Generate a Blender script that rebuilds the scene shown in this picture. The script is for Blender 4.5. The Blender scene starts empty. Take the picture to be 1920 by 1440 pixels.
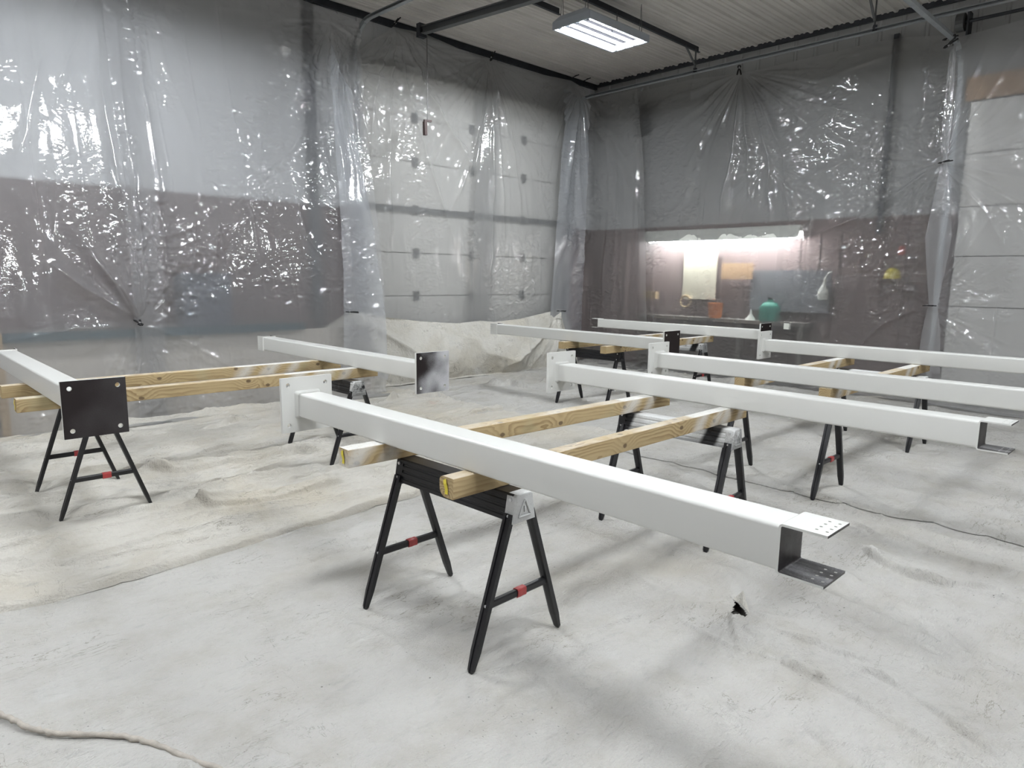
import bpy, bmesh, math, random
import numpy as np
from mathutils import Vector, Matrix
random.seed(4); rng = np.random.default_rng(7)
SC = bpy.context.scene; COL = SC.collection
PI = math.pi
# ------------------------------------------------------------------ camera frame (world: X along the back wall, Y towards it, Z up)
F_PX, PITCH, ROLL, CAM_H, YAW = 1284.37, 0.15520724, 0.01336516, 1.6243964, math.radians(43.951)
def _basis():
    cp, sp = math.cos(PITCH), math.sin(PITCH)
    fw = np.array([0, cp, -sp]); r0 = np.array([1, 0, 0.]); u0 = np.array([0, sp, cp])
    r = math.cos(ROLL)*r0 + math.sin(ROLL)*u0; u = -math.sin(ROLL)*r0 + math.cos(ROLL)*u0
    M = np.array([[math.cos(YAW), math.sin(YAW), 0], [-math.sin(YAW), math.cos(YAW), 0], [0, 0, 1]])
    return M@r, M@u, M@fw
CR, CU, CF = _basis()
def at(px, py, axis, val):            # where the photo's point lies on the plane axis = val, in metres
    d = CF + CR*(px-960)/F_PX - CU*(py-720)/F_PX
    c = np.array([0, 0, CAM_H]); return c + d*((val-c[axis])/d[axis])
cam = bpy.data.cameras.new('camera'); cam.sensor_width = 36; cam.lens = F_PX/1920*36; cam.clip_end = 60
co = bpy.data.objects.new('camera', cam); COL.objects.link(co)
co.matrix_world = Matrix(((CR[0], CU[0], -CF[0], 0), (CR[1], CU[1], -CF[1], 0), (CR[2], CU[2], -CF[2], CAM_H), (0, 0, 0, 1)))
SC.camera = co
SC.view_settings.view_transform = 'Standard'; SC.view_settings.look = 'None'; SC.view_settings.gamma = 1
SC.view_settings.use_curve_mapping = False; SC.view_settings.exposure = 1.27
SC.cycles.use_denoising = True; SC.cycles.transparent_max_bounces = 10; SC.cycles.max_bounces = 6; SC.cycles.diffuse_bounces = 3; SC.cycles.glossy_bounces = 2; SC.cycles.transmission_bounces = 5; SC.cycles.caustics_reflective = False; SC.cycles.caustics_refractive = False; SC.cycles.adaptive_threshold = .04
w = bpy.data.worlds.new('world'); SC.world = w; w.use_nodes = True; w.node_tree.nodes['Background'].inputs[0].default_value = (0, 0, 0, 1)

# ------------------------------------------------------------------ node helpers
class NT:
    def __init__(s, name):
        s.m = bpy.data.materials.new(name); s.m.use_nodes = True; s.t = s.m.node_tree; s.t.nodes.clear()
        s.out = s.n('ShaderNodeOutputMaterial')
    def n(s, typ, **kw):
        nd = s.t.nodes.new(typ)
        for k, v in kw.items(): setattr(nd, k, v)
        return nd
    def put(s, sock, v):
        if hasattr(v, 'links'): s.t.links.new(v, sock)
        elif isinstance(v, (tuple, list)) and len(v) == 3 and sock.type == 'RGBA': sock.default_value = (*v, 1)
        else: sock.default_value = v
    def math(s, op, a, b=0.0, c=None, clamp=False):
        nd = s.n('ShaderNodeMath', operation=op); nd.use_clamp = clamp
        s.put(nd.inputs[0], a); s.put(nd.inputs[1], b)
        if c is not None: s.put(nd.inputs[2], c)
        return nd.outputs[0]
    def step(s, v, a, b, lo=0.0, hi=1.0):
        nd = s.n('ShaderNodeMapRange', interpolation_type='SMOOTHSTEP')
        for i, q in enumerate((v, a, b, lo, hi)): s.put(nd.inputs[i], q)
        return nd.outputs[0]
    def mix(s, f, a, b):
        nd = s.n('ShaderNodeMix', data_type='RGBA'); s.put(nd.inputs[0], f); s.put(nd.inputs[6], a); s.put(nd.inputs[7], b); return nd.outputs[2]
    def obj(s): return s.n('ShaderNodeTexCoord').outputs['Object']
    def scale(s, v, sc, loc=(0, 0, 0), rot=(0, 0, 0)):
        nd = s.n('ShaderNodeMapping'); s.put(nd.inputs[0], v); nd.inputs[1].default_value = loc; nd.inputs[2].default_value = rot; nd.inputs[3].default_value = sc; return nd.outputs[0]
    def noise(s, v, sc, det=4, rough=.55, dist=0.0):
        nd = s.n('ShaderNodeTexNoise'); s.put(nd.inputs['Vector'], v); nd.inputs['Scale'].default_value = sc; nd.inputs['Detail'].default_value = min(det, 5)
        nd.inputs['Roughness'].default_value = rough; nd.inputs['Distortion'].default_value = dist; return nd.outputs[0]
    def bump(s, h, st=.3, d=.01, nrm=None):
        nd = s.n('ShaderNodeBump'); nd.inputs['Strength'].default_value = st; nd.inputs['Distance'].default_value = d; s.put(nd.inputs['Height'], h)
        if nrm is not None: s.put(nd.inputs['Normal'], nrm)
        return nd.outputs[0]
    def bsdf(s, col, rough=.5, metal=0.0, nrm=None, coat=0.0, spec=.5):
        nd = s.n('ShaderNodeBsdfPrincipled'); s.put(nd.inputs['Base Color'], col); s.put(nd.inputs['Roughness'], rough); s.put(nd.inputs['Metallic'], metal)
        nd.inputs['Coat Weight'].default_value = coat; nd.inputs['Coat Roughness'].default_value = .12; nd.inputs['Specular IOR Level'].default_value = spec
        if nrm is not None: s.put(nd.inputs['Normal'], nrm)
        return nd.outputs[0]
    def done(s, sh): s.t.links.new(sh, s.out.inputs[0]); return s.m
    def xyz(s, v):
        nd = s.n('ShaderNodeSeparateXYZ'); s.put(nd.inputs[0], v); return nd.outputs

def simple(name, col, rough=.5, metal=0.0, var=.12, sc=6, bump=0.0, coat=0.0):
    t = NT(name); o = t.obj(); n = t.noise(o, sc, 5)
    c = t.mix(n, tuple(x*(1-var) for x in col), tuple(min(1, x*(1+var)) for x in col))
    nrm = t.bump(t.noise(o, sc*12, 2), bump, .003) if bump else None
    return t.done(t.bsdf(c, rough, metal, nrm, coat))

def mat_canvas(name='canvas', tint=(.72, .71, .68), tan=.5):
    t = NT(name); o = t.obj()
    big = t.noise(o, .7, 4); mid = t.noise(o, 3.2, 6, .65); c = t.mix(t.step(mid, .42, .72), tint, tuple(x*y for x, y in zip(tint, (.9, .885, .85))))
    c = t.mix(t.math('MULTIPLY', t.step(big, .5, .75), tan), c, tuple(x*y for x, y in zip(tint, (.93, .88, .78))))
    # paint blots, brighter and with their own edges
    vo = t.n('ShaderNodeTexVoronoi'); t.put(vo.inputs['Vector'], t.scale(o, (1, 1, 1))); vo.inputs['Scale'].default_value = 3.1
    blot = t.math('MULTIPLY', t.step(t.math('ADD', vo.outputs['Distance'], t.math('MULTIPLY', mid, .5)), .5, .42), t.step(t.noise(o, .5, 2), .5, .6))
    c = t.mix(t.math('MULTIPLY', blot, .22), c, (.57, .572, .565))
    # specks of dirt and grey scuffs, thin dirty crease lines
    v2 = t.n('ShaderNodeTexVoronoi'); t.put(v2.inputs['Vector'], t.scale(o, (1, 1, 1))); v2.inputs['Scale'].default_value = 24
    spk = t.math('MULTIPLY', t.step(v2.outputs['Distance'], .13, .07), t.step(t.noise(o, 2.1, 3), .56, .66))
    c = t.mix(t.math('MULTIPLY', spk, .75), c, (.11, .1, .09))
    ln = t.noise(t.scale(o, (1.3, 4.5, 1), rot=(0, 0, .25)), 2.4, 6, .6, .4)
    l1 = t.step(t.math('ABSOLUTE', t.math('SUBTRACT', ln, .5)), .011, .002)
    l1 = t.math('MULTIPLY', l1, t.step(t.noise(o, 1.7, 4), .5, .66))
    c = t.mix(t.math('MULTIPLY', l1, .8), c, (.25, .23, .19))
    ln2 = t.noise(t.scale(o, (3.5, 1.2, 1), rot=(0, 0, -.6)), 2.2, 5, .6, .5)
    l2 = t.math('MULTIPLY', t.step(t.math('ABSOLUTE', t.math('SUBTRACT', ln2, .5)), .007, .0), t.step(t.noise(t.scale(o, (1, 1, 1), loc=(7, 3, 0)), 1.9, 4), .54, .68))
    c = t.mix(t.math('MULTIPLY', l2, .6), c, (.22, .2, .17))
    v3 = t.n('ShaderNodeTexVoronoi'); t.put(v3.inputs['Vector'], t.scale(o, (1, .45, 1), rot=(0, 0, .5))); v3.inputs['Scale'].default_value = 60
    sp2 = t.math('MULTIPLY', t.step(v3.outputs['Distance'], .16, .08), t.step(t.noise(o, 3.3, 4, .6), .52, .62))
    c = t.mix(t.math('MULTIPLY', sp2, .55), c, (.14, .13, .12))
    sc = t.noise(t.scale(o, (1, 2.4, 1), rot=(0, 0, .5)), 5, 8, .75)
    c = t.mix(t.math('MULTIPLY', t.step(sc, .55, .78), .6), c, (.33, .327, .315))
    rs = t.step(t.noise(t.scale(o, (1, 1, 1), loc=(3.3, 9.1, 0)), 2.4, 3), .74, .79)
    c = t.mix(t.math('MULTIPLY', rs, .3), c, (.46, .31, .26))
    wr = t.noise(t.scale(o, (1, 2.2, 1), rot=(0, 0, .35)), 5, 8, .68, .15)
    h = wr
    return t.done(t.bsdf(c, .85, 0, t.bump(h, 1.0, .04), spec=.2))

def mat_plastic(name, haze=.34, tint=(.80, .83, .87), spec=1.0, shine=.04):
    t = NT(name); o = t.obj()
    nrm = t.bump(t.noise(o, 30, 1, .5, .5), .5, .004)
    d = t.n('ShaderNodeBsdfDiffuse'); t.put(d.inputs[0], tint)
    tl = t.n('ShaderNodeBsdfTranslucent'); t.put(tl.inputs[0], tint)
    hz = t.n('ShaderNodeMixShader'); hz.inputs[0].default_value = .4; t.put(hz.inputs[1], d.outputs[0]); t.put(hz.inputs[2], tl.outputs[0])
    tr = t.n('ShaderNodeBsdfTransparent'); t.put(tr.inputs[0], (.985, .985, .99))
    rf = t.n('ShaderNodeBsdfRefraction'); t.put(rf.inputs[0], (.985, .985, .99)); rf.inputs['Roughness'].default_value = .36; rf.inputs['IOR'].default_value = 1.1; rf.distribution = 'BECKMANN'
    fm = t.n('ShaderNodeMixShader'); fm.inputs[0].default_value = .55; t.put(fm.inputs[1], tr.outputs[0]); t.put(fm.inputs[2], rf.outputs[0])
    m1 = t.n('ShaderNodeMixShader'); m1.inputs[0].default_value = haze; t.put(m1.inputs[1], fm.outputs[0]); t.put(m1.inputs[2], hz.outputs[0])
    gl = t.n('ShaderNodeBsdfGlossy'); t.put(gl.inputs[0], (1, 1, 1)); gl.inputs['Roughness'].default_value = shine; t.put(gl.inputs['Normal'], nrm)
    lw = t.n('ShaderNodeLayerWeight'); t.put(lw.inputs['Normal'], nrm); lw.inputs[0].default_value = .5
    fr = t.math('ADD', t.math('MULTIPLY', t.math('POWER', lw.outputs['Facing'], 4.0), .4*spec), .06*spec, clamp=True)
    m2 = t.n('ShaderNodeMixShader'); t.put(m2.inputs[0], fr); t.put(m2.inputs[1], m1.outputs[0]); t.put(m2.inputs[2], gl.outputs[0])
    return t.done(m2.outputs[0])

def mat_black_steel():
    # black powder coat; white paint overspray whose amount each piece carries in its own colour value
    t = NT('black_steel'); o = t.obj(); x = t.xyz(o)
    oi = t.n('ShaderNodeObjectInfo'); amt = t.xyz(oi.outputs['Color'])[0]; dirn = t.xyz(oi.outputs['Color'])[1]
    n = t.noise(o, 5, 5, .65); fine = t.noise(o, 160, 2, .7)
    mask = t.step(t.math('ADD', n, t.math('MULTIPLY', fine, .2)), t.math('SUBTRACT', .98, t.math('MULTIPLY', amt, .75)), t.math('SUBTRACT', 1.1, t.math('MULTIPLY', amt, .6)))
    # places that lay covered by the timbers stayed black
    for xc in (.27, -.36):
        mask = t.math('MULTIPLY', mask, t.step(t.math('ABSOLUTE', t.math('SUBTRACT', t.math('ADD', x[0], t.math('MULTIPLY', x[2], -.35)), xc-.23)), .035, .07))
    mask = t.math('MULTIPLY', mask, t.step(x[2], .6, .66, .35, 1))
    mask = t.math('MAXIMUM', mask, dirn)
    mask = t.math('MULTIPLY', mask, t.step(fine, .25, .5, .75, 1))
    sc = t.step(t.noise(t.scale(o, (3, 30, 30)), 5, 5, .7), .62, .8)
    c = t.mix(t.math('MULTIPLY', sc, .35), (.011, .011, .013), (.06, .06, .065))
    c = t.mix(mask, c, (.66, .665, .66))
    return t.done(t.bsdf(c, t.mix(mask, (.38, .38, .38), (.6, .6, .6)), 0, t.bump(fine, .1, .002)))

def mat_wood():
    t = NT('treated_pine'); o = t.obj(); x = t.xyz(o)
    oi = t.n('ShaderNodeObjectInfo'); rnd = oi.outputs['Random']; cc = t.xyz(oi.outputs['Color'])
    add = t.n('ShaderNodeVectorMath', operation='ADD'); t.put(add.inputs[0], o)
    cmb = t.n('ShaderNodeCombineXYZ'); t.put(cmb.inputs[0], t.math('MULTIPLY', rnd, 37.0)); t.put(add.inputs[1], cmb.outputs[0])
    v = add.outputs[0]
    wob = t.noise(t.scale(v, (1.6, 7, 7)), 1.0, 3, .5)
    # knots bend the growth rings
    vo = t.n('ShaderNodeTexVoronoi', voronoi_dimensions='1D'); t.put(vo.inputs['W'], t.xyz(v)[0]); vo.inputs['Scale'].default_value = 2.2
    geo = t.n('ShaderNodeNewGeometry'); nz = t.xyz(geo.outputs['Normal'])[2]
    kc = t.xyz(vo.outputs['Color']); dx = t.math('MULTIPLY', vo.outputs['Distance'], .36)
    face = t.mix(t.step(nz, .4, .8), x[2], x[1]); face = t.xyz(face)[0]
    dz = t.math('SUBTRACT', face, t.math('ADD', t.math('MULTIPLY', kc[0], .07), .01))
    kd = t.math('SQRT', t.math('ADD', t.math('POWER', dx, 2.0), t.math('POWER', t.math('MULTIPLY', dz, 1.2), 2.0)))
    kd = t.math('ADD', kd, t.math('MULTIPLY', t.math('SUBTRACT', t.noise(v, 40, 2), .5), .012)); kd = t.math('ADD', kd, t.math('MULTIPLY', t.step(kc[1], .62, .6), .0))
    ry = t.math('ADD', x[1], t.math('MULTIPLY', wob, .09)); rz = t.math('ADD', x[2], t.math('MULTIPLY', wob, .11))
    rad = t.math('SQRT', t.math('ADD', t.math('POWER', t.math('SUBTRACT', ry, .09), 2.0), t.math('POWER', t.math('SUBTRACT', rz, .06), 2.0)))
    rad = t.math('ADD', rad, t.math('MULTIPLY', t.step(kd, .11, .0), .035))
    ring = t.math('FRACT', t.math('MULTIPLY', t.math('ADD', rad, t.math('MULTIPLY', t.noise(t.scale(v, (2, 9, 9)), 1.5, 3), .03)), 70.0))
    ring = t.math('MULTIPLY', t.step(ring, .25, .97), t.step(t.noise(t.scale(v, (1.2, 6, 6)), 1.3, 3), .3, .65, .25, 1))
    c = t.mix(ring, (.53, .405, .225), (.28, .185, .085))
    c = t.mix(t.step(t.noise(t.scale(v, (1, 4, 4)), 2.2, 5), .4, .75), c, (.47, .36, .20))
    c = t.mix(t.math('MULTIPLY', t.step(t.noise(v, 3, 3), .55, .75), .5), c, (.48, .45, .28))
    kn = t.step(kd, .019, .010)
    c = t.mix(t.math('MULTIPLY', kn, .85), c, (.13, .085, .05))
    fib = t.noise(t.scale(v, (4, 90, 90)), 3, 4, .7)
    c = t.mix(t.math('MULTIPLY', t.step(fib, .55, .75), .3), c, (.25, .17, .09))
    # white overspray beside the steel that lay across: zones along the timber, told by its own colour value
    top = t.step(nz, .5, .9); ed = t.math('MULTIPLY', t.math('SUBTRACT', t.noise(o, 9, 4, .6), .5), .10)
    m = None
    for k in (0, 1):
        x0 = t.math('MULTIPLY', cc[k], 3.0)
        xs = t.math('ADD', t.math('SUBTRACT', x[0], x0), t.math('ADD', ed, t.math('MULTIPLY', t.math('SUBTRACT', x[2], .05), -.8)))
        side = t.math('MULTIPLY', t.step(t.math('ABSOLUTE', xs), .11, .0), .7)
        xs2 = t.math('SUBTRACT', xs, .2); s2 = t.math('MULTIPLY', t.step(t.math('ABSOLUTE', xs2), .08, .0), .6)
        tp = t.math('MULTIPLY', t.step(t.math('ABSOLUTE', t.math('SUBTRACT', xs, .12)), .27, .2), .9)
        q = t.math('MAXIMUM', t.math('MULTIPLY', tp, top), t.math('MULTIPLY', t.math('MAXIMUM', side, s2), t.math('SUBTRACT', 1.0, top)))
        m = q if m is None else t.math('MAXIMUM', m, q)
    m = t.math('MULTIPLY', m, t.step(t.noise(o, 70, 3, .7), .3, .5, .7, 1))
    m = t.math('MAXIMUM', m, t.math('MULTIPLY', top, t.math('MULTIPLY', t.step(t.noise(o, 6, 4), .2, .7), .5)))  # tops paled along their whole length: light from above put into the colour
    c = t.mix(t.math('MULTIPLY', m, cc[2]), c, (.75, .75, .73))
    return t.done(t.bsdf(c, .7, 0, t.bump(t.math('ADD', fib, t.math('MULTIPLY', ring, .5)), .25, .004), spec=.3))

def mat_primer():
    t = NT('brown_primer'); o = t.obj()
    amt = t.xyz(t.n('ShaderNodeObjectInfo').outputs['Color'])[0]
    n = t.noise(t.scale(o, (1, 1, 1)), 4.3, 2, .4); f = t.noise(o, 260, 2, .8)
    x = t.xyz(o)
    g = t.math('ADD', n, t.math('ADD', t.math('MULTIPLY', x[0], 1.1), .06))
    m = t.math('MULTIPLY', t.step(t.math('ADD', g, t.math('MULTIPLY', f, .22)), .5, .95), amt)
    c = t.mix(m, t.mix(t.noise(o, 9, 4), (.019, .0145, .015), (.025, .019, .019)), (.6, .6, .62))
    return t.done(t.bsdf(c, .6, 0, t.bump(f, .1, .002), spec=.2))

def mat_misted_steel():
    t = NT('misted_mill_steel'); o = t.obj(); f = t.noise(o, 200, 2, .8)
    n = t.noise(t.scale(o, (7, 1.5, 7)), 2.2, 4, .55)
    g = t.n('ShaderNodeNewGeometry'); up = t.step(t.xyz(g.outputs['Normal'])[2], .4, .9)
    m = t.math('MULTIPLY', t.step(t.math('ADD', n, t.math('MULTIPLY', f, .3)), .52, .9), t.math('ADD', t.math('MULTIPLY', up, .6), .12))
    c = t.mix(m, t.mix(t.noise(o, 12, 5, .6, 1.5), (.035, .031, .032), (.075, .07, .07)), (.5, .5, .51))
    return t.done(t.bsdf(c, .42, .3, t.bump(f, .1, .002)))

def mat_white_paint():
    t = NT('white_gloss_paint'); o = t.obj()
    n = t.noise(o, 140, 2, .5); c = t.mix(t.noise(o, 1.4, 3), (.69, .69, .66), (.72, .72, .695))
    return t.done(t.bsdf(c, .38, 0, t.bump(n, .035, .002), coat=.15))

def emis(name, col, st):
    t = NT(name); e = t.n('ShaderNodeEmission'); t.put(e.inputs[0], col); e.inputs[1].default_value = st; return t.done(e.outputs[0])

M = dict(
    canvas=mat_canvas('canvas', (.485, .474, .45)), canvas2=mat_canvas('old_canvas', (.545, .523, .478), .8), canvas3=mat_canvas('hung_canvas', (.585, .567, .52), .8),
    plastic=mat_plastic('clear_poly_sheet', .21, (.86, .875, .90)), plastic2=mat_plastic('hazy_poly_sheet', .28, (.82, .86, .92)), plastic3=mat_plastic('dull_poly_sheet', .15, (.74, .74, .73), .9), plastic4=mat_plastic('door_poly_sheet', .24, (.86, .865, .86)),
    steel=mat_black_steel(), wood=mat_wood(), primer=mat_primer(), mist=mat_misted_steel(), white=mat_white_paint(),
    tape=simple('red_tape', (.42, .05, .05), .35, 0, .3, 40), bolt=simple('zinc_bolt', (.65, .65, .66), .35, .6),
    tag=simple('yellow_tag', (.75, .62, .06), .5, 0, .15, 30), blackp=simple('black_plastic', (.012, .012, .013), .5),
    galv=simple('galvanised_steel', (.45, .48, .50), .42, .35, .2, 9), darks=simple('dark_steel', (.055, .06, .07), .5, .2, .3, 8),
    strut=simple('grey_strut', (.14, .145, .15), .5, .3, .2, 8),
    concrete=simple('concrete', (.16, .15, .14), .8, 0, .25, 2.5, .3),
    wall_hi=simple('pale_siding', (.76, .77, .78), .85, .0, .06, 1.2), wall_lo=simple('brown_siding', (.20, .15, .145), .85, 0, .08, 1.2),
    ceil=simple('ceiling_liner', (.76, .74, .70), .55, .0, .12, 2.2), door=simple('door_cream', (.88, .865, .82), .5, 0, .05, 1.5),
    doorseam=simple('door_seam', (.30, .31, .33), .6), lampw=simple('lamp_white', (.50, .54, .60), .4, 0, .05), refl=None,
    blue=simple('blue_grey_paint', (.02, .065, .085), .45, 0, .2, 6), tan=simple('raw_board', (.52, .38, .22), .7, 0, .25, 5),
    orange=simple('orange_plastic', (.62, .20, .06), .5), green=simple('green_plastic', (.03, .26, .19), .5), yellow=simple('yellow_plastic', (.65, .55, .08), .5),
    cream=simple('cream_board', (.74, .70, .56), .7), red=simple('red_plastic', (.5, .12, .09), .5), whitep=simple('white_plastic', (.75, .76, .7), .5),
    greyb=simple('grey_board', (.16, .165, .18), .6), benchm=simple('dark_bench', (.18, .165, .15), .7), beige=simple('beige_panel', (.74, .69, .62), .8, 0, .06, 3), purple=simple('slate_blue_plastic', (.075, .085, .115), .5),
    rope=simple('paint_stiff_rope', (.46, .42, .37), .9, 0, .35, 30, .6), handle=simple('red_brown_handle', (.06, .03, .027), .5), wire=simple('wire', (.2, .2, .2), .5, .5),
    header=simple('timber_header', (.50, .32, .18), .7, 0, .15, 3),
    tube=emis('lamp_tube', (.93, .97, 1.0), 96), tube2=emis('bench_tube', (.93, .97, 1.0), 45),
)

_t = NT('reflector'); _d = _t.n('ShaderNodeBsdfDiffuse'); _t.put(_d.inputs[0], (.004, .004, .0045)); M['refl'] = _t.done(_d.outputs[0])
# ------------------------------------------------------------------ object helpers
def tag(o, label=None, cat=None, group=None, kind=None):
    if label: o['label'] = label
    if cat: o['category'] = cat
    if group: o['group'] = group
    if kind: o['kind'] = kind
    return o
def thing(name, label, cat, loc=(0, 0, 0), rz=0, group=None):
    o = bpy.data.objects.new(name, None); COL.objects.link(o); o.location = loc; o.rotation_euler = (0, 0, rz); o.empty_display_size = .1
    return tag(o, label, cat, group)
def link(name, me, mats=(), parent=None, sharp=None):
    for m in (mats if isinstance(mats, (list, tuple)) else (mats,)): me.materials.append(m)
    if sharp is not None:
        me.polygons.foreach_set('use_smooth', [True]*len(me.polygons)); me.set_sharp_from_angle(angle=math.radians(sharp))
    o = bpy.data.objects.new(name, me); COL.objects.link(o)
    if parent: o.parent = parent
    return o
class MB:
    def __init__(s): s.v = []; s.f = []; s.mi = []
    def add(s, vs, fs, mi=0):
        b = len(s.v); s.v += [tuple(map(float, q)) for q in vs]; s.f += [tuple(b+i for i in f) for f in fs]; s.mi += [mi]*len(fs); return s
    def box(s, lo, hi, mi=0):
        x0, y0, z0 = lo; x1, y1, z1 = hi
        return s.add([(x0, y0, z0), (x1, y0, z0), (x1, y1, z0), (x0, y1, z0), (x0, y0, z1), (x1, y0, z1), (x1, y1, z1), (x0, y1, z1)],
                     [(0, 3, 2, 1), (4, 5, 6, 7), (0, 1, 5, 4), (1, 2, 6, 5), (2, 3, 7, 6), (3, 0, 4, 7)], mi)
    def loft(s, rings, mi=0, caps=True):
        n = len(rings[0]); vs = [p for r in rings for p in r]; fs = []
        for k in range(len(rings)-1):
            for i in range(n): fs.append((k*n+i, k*n+(i+1) % n, (k+1)*n+(i+1) % n, (k+1)*n+i))
        if caps: fs += [tuple(range(n-1, -1, -1)), tuple((len(rings)-1)*n+i for i in range(n))]
        return s.add(vs, fs, mi)
    def sweep(s, pts, prof, mi=0, up=(0, 0, 1), scales=None):
        # a profile [(a, b)...] carried along a polyline
        pts = [Vector(p) for p in pts]; rings = []
        for i, p in enumerate(pts):
            d = (pts[min(i+1, len(pts)-1)]-pts[max(i-1, 0)]).normalized()
            u = Vector(up)
            if abs(d.dot(u)) > .97: u = Vector((0, 1, 0))
            a = d.cross(u).normalized(); b = a.cross(d).normalized(); k = scales[i] if scales else 1
            rings.append([p+a*q[0]*k+b*q[1]*k for q in prof])
        return s.loft(rings, mi)
    def tube(s, pts, r, n=10, mi=0, scales=None): return s.sweep(pts, [(r*math.cos(2*PI*i/n), r*math.sin(2*PI*i/n)) for i in range(n)], mi, scales=scales)
    def bar(s, a, b, w, h, mi=0, up=(0, 0, 1)): return s.sweep([a, b], [(-w/2, -h/2), (w/2, -h/2), (w/2, h/2), (-w/2, h/2)], mi, up)
    def lathe(s, c, prof, n=20, mi=0):
        rings = [[(c[0]+r*math.cos(2*PI*i/n), c[1]+r*math.sin(2*PI*i/n), c[2]+z) for i in range(n)] for r, z in prof]
        return s.loft(rings, mi)
    def mesh(s, name):
        me = bpy.data.meshes.new(name); me.from_pydata(s.v, [], s.f); me.polygons.foreach_set('material_index', s.mi)
        bm = bmesh.new(); bm.from_mesh(me); bmesh.ops.recalc_face_normals(bm, faces=bm.faces); bm.to_mesh(me); bm.free(); me.update(); return me
    def build(s, name, mats, parent=None, sharp=None): return link(name, s.mesh(name), mats, parent, sharp)
def rrect(w, h, r, n=5):
    out = []
    rs = r if isinstance(r, (list, tuple)) else (r,)*4
    for (sx, sy, a0), q in zip(((1, 1, 0), (-1, 1, 90), (-1, -1, 180), (1, -1, 270)), rs):
        for i in range(n+1):
            a = math.radians(a0+90*i/n); out.append((sx*(w/2-q)+q*math.cos(a), sy*(h/2-q)+q*math.sin(a)))
    return out
def plate_mesh(w, h, t, holes, r=.002):
    cu = bpy.data.curves.new('plate', 'CURVE'); cu.dimensions = '2D'; cu.fill_mode = 'BOTH'; cu.extrude = t/2
    def poly(ps):
        sp = cu.splines.new('POLY'); sp.points.add(len(ps)-1); sp.use_cyclic_u = True
        for q, p in zip(sp.points, ps): q.co = (p[0], p[1], 0, 1)
    poly(rrect(w, h, r, 3))
    for hx, hy, hr in holes: poly([(hx+hr*math.cos(-2*PI*i/20), hy+hr*math.sin(-2*PI*i/20)) for i in range(20)])
    o = bpy.data.objects.new('plate', cu); COL.objects.link(o)
    dg = bpy.context.evaluated_depsgraph_get(); me = bpy.data.meshes.new_from_object(o.evaluated_get(dg))
    bpy.data.objects.remove(o); bpy.data.curves.remove(cu); me.materials.clear(); return me
def by_normal(me, fn): me.polygons.foreach_set('material_index', [fn(p.normal, p.center) for p in me.polygons])
def dup(root, loc, rz, label, group=None):
    r = root.copy(); COL.objects.link(r); r.location = loc; r.rotation_euler = (0, 0, rz); r['label'] = label
    if group: r['group'] = group
    for ch in list(root.children):
        c = ch.copy(); COL.objects.link(c); c.parent = r
        for g in ch.children:
            d = g.copy(); COL.objects.link(d); d.parent = c
    return r

# ------------------------------------------------------------------ value noise for cloth and film
def vn(x, y, seed=0):
    xi = np.floor(x).astype(np.int64); yi = np.floor(y).astype(np.int64); fx = x-xi; fy = y-yi
    fx = fx*fx*fx*(fx*(fx*6-15)+10); fy = fy*fy*fy*(fy*(fy*6-15)+10)
    def h(a, b):
        n = (a*374761393 + b*668265263 + seed*1274126177) & 0xffffffff
        n = ((n ^ (n >> 13))*1274126177) & 0xffffffff
        return ((n ^ (n >> 16)) & 0xffff)/32767.5-1
    return (h(xi, yi)*(1-fx)+h(xi+1, yi)*fx)*(1-fy)+(h(xi, yi+1)*(1-fx)+h(xi+1, yi+1)*fx)*fy
def fbm(x, y, seed=0, o=3):
    r = 0; a = 1.0
    for k in range(o): r = r+a*vn(x*2**k, y*2**k, seed+k*17); a *= .5
    return r
def ridge(x, y, seed=0): return 1-np.abs(vn(x, y, seed))*2
def dents(x, y, seed, r0, keep):
    # scattered smooth dents, one at most per unit cell
    xi = np.floor(x).astype(np.int64); yi = np.floor(y).astype(np.int64); out = np.zeros(x.shape)
    def h(a, b, k):
        n = (a*374761393 + b*668265263 + (seed+k*101)*1274126177) & 0xffffffff
        n = ((n ^ (n >> 13))*1274126177) & 0xffffffff
        return ((n ^ (n >> 16)) & 0xffff)/65535.0
    for i in (-1, 0, 1):
        for j in (-1, 0, 1):
            a, b = xi+i, yi+j; an = (h(a, b, 4)-.5)*1.6
            dx, dy = x-a-h(a, b, 1), y-b-h(a, b, 2); ex = dx*np.cos(an)+dy*np.sin(an); ey = -dx*np.sin(an)+dy*np.cos(an)
            q = np.clip(1-(ex*ex+ey*ey*3.5)/(r0*(.5+h(a, b, 5)*.7))**2, 0, 1)
            out = np.maximum(out, q*q*(3-2*q)*np.where(h(a, b, 3) > keep, 1, 0)*np.where(h(a, b, 6) > .5, 1, .55))
    return out
def sst(x, a, b): q = np.clip((x-a)/(b-a), 0, 1); return q*q*(3-2*q)
def poly_dist(X, Y, pts):
    # distance to a polyline, side (+ on its left), and the share of its length where the nearest point lies
    best = np.full(X.shape, 1e9); side = np.zeros(X.shape); tt = np.zeros(X.shape)
    ls = [math.hypot(pts[i+1][0]-pts[i][0], pts[i+1][1]-pts[i][1]) for i in range(len(pts)-1)]; L = sum(ls); acc = 0
    for i in range(len(pts)-1):
        ax, ay = pts[i]; dx, dy = pts[i+1][0]-ax, pts[i+1][1]-ay; l2 = max(dx*dx+dy*dy, 1e-9)
        t = np.clip(((X-ax)*dx+(Y-ay)*dy)/l2, 0, 1); ex, ey = X-ax-t*dx, Y-ay-t*dy; d = np.hypot(ex, ey)
        m = d < best; best = np.where(m, d, best); side = np.where(m, np.sign(dx*ey-dy*ex), side); tt = np.where(m, (acc+t*ls[i])/L, tt); acc += ls[i]
    return best, side, tt
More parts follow.
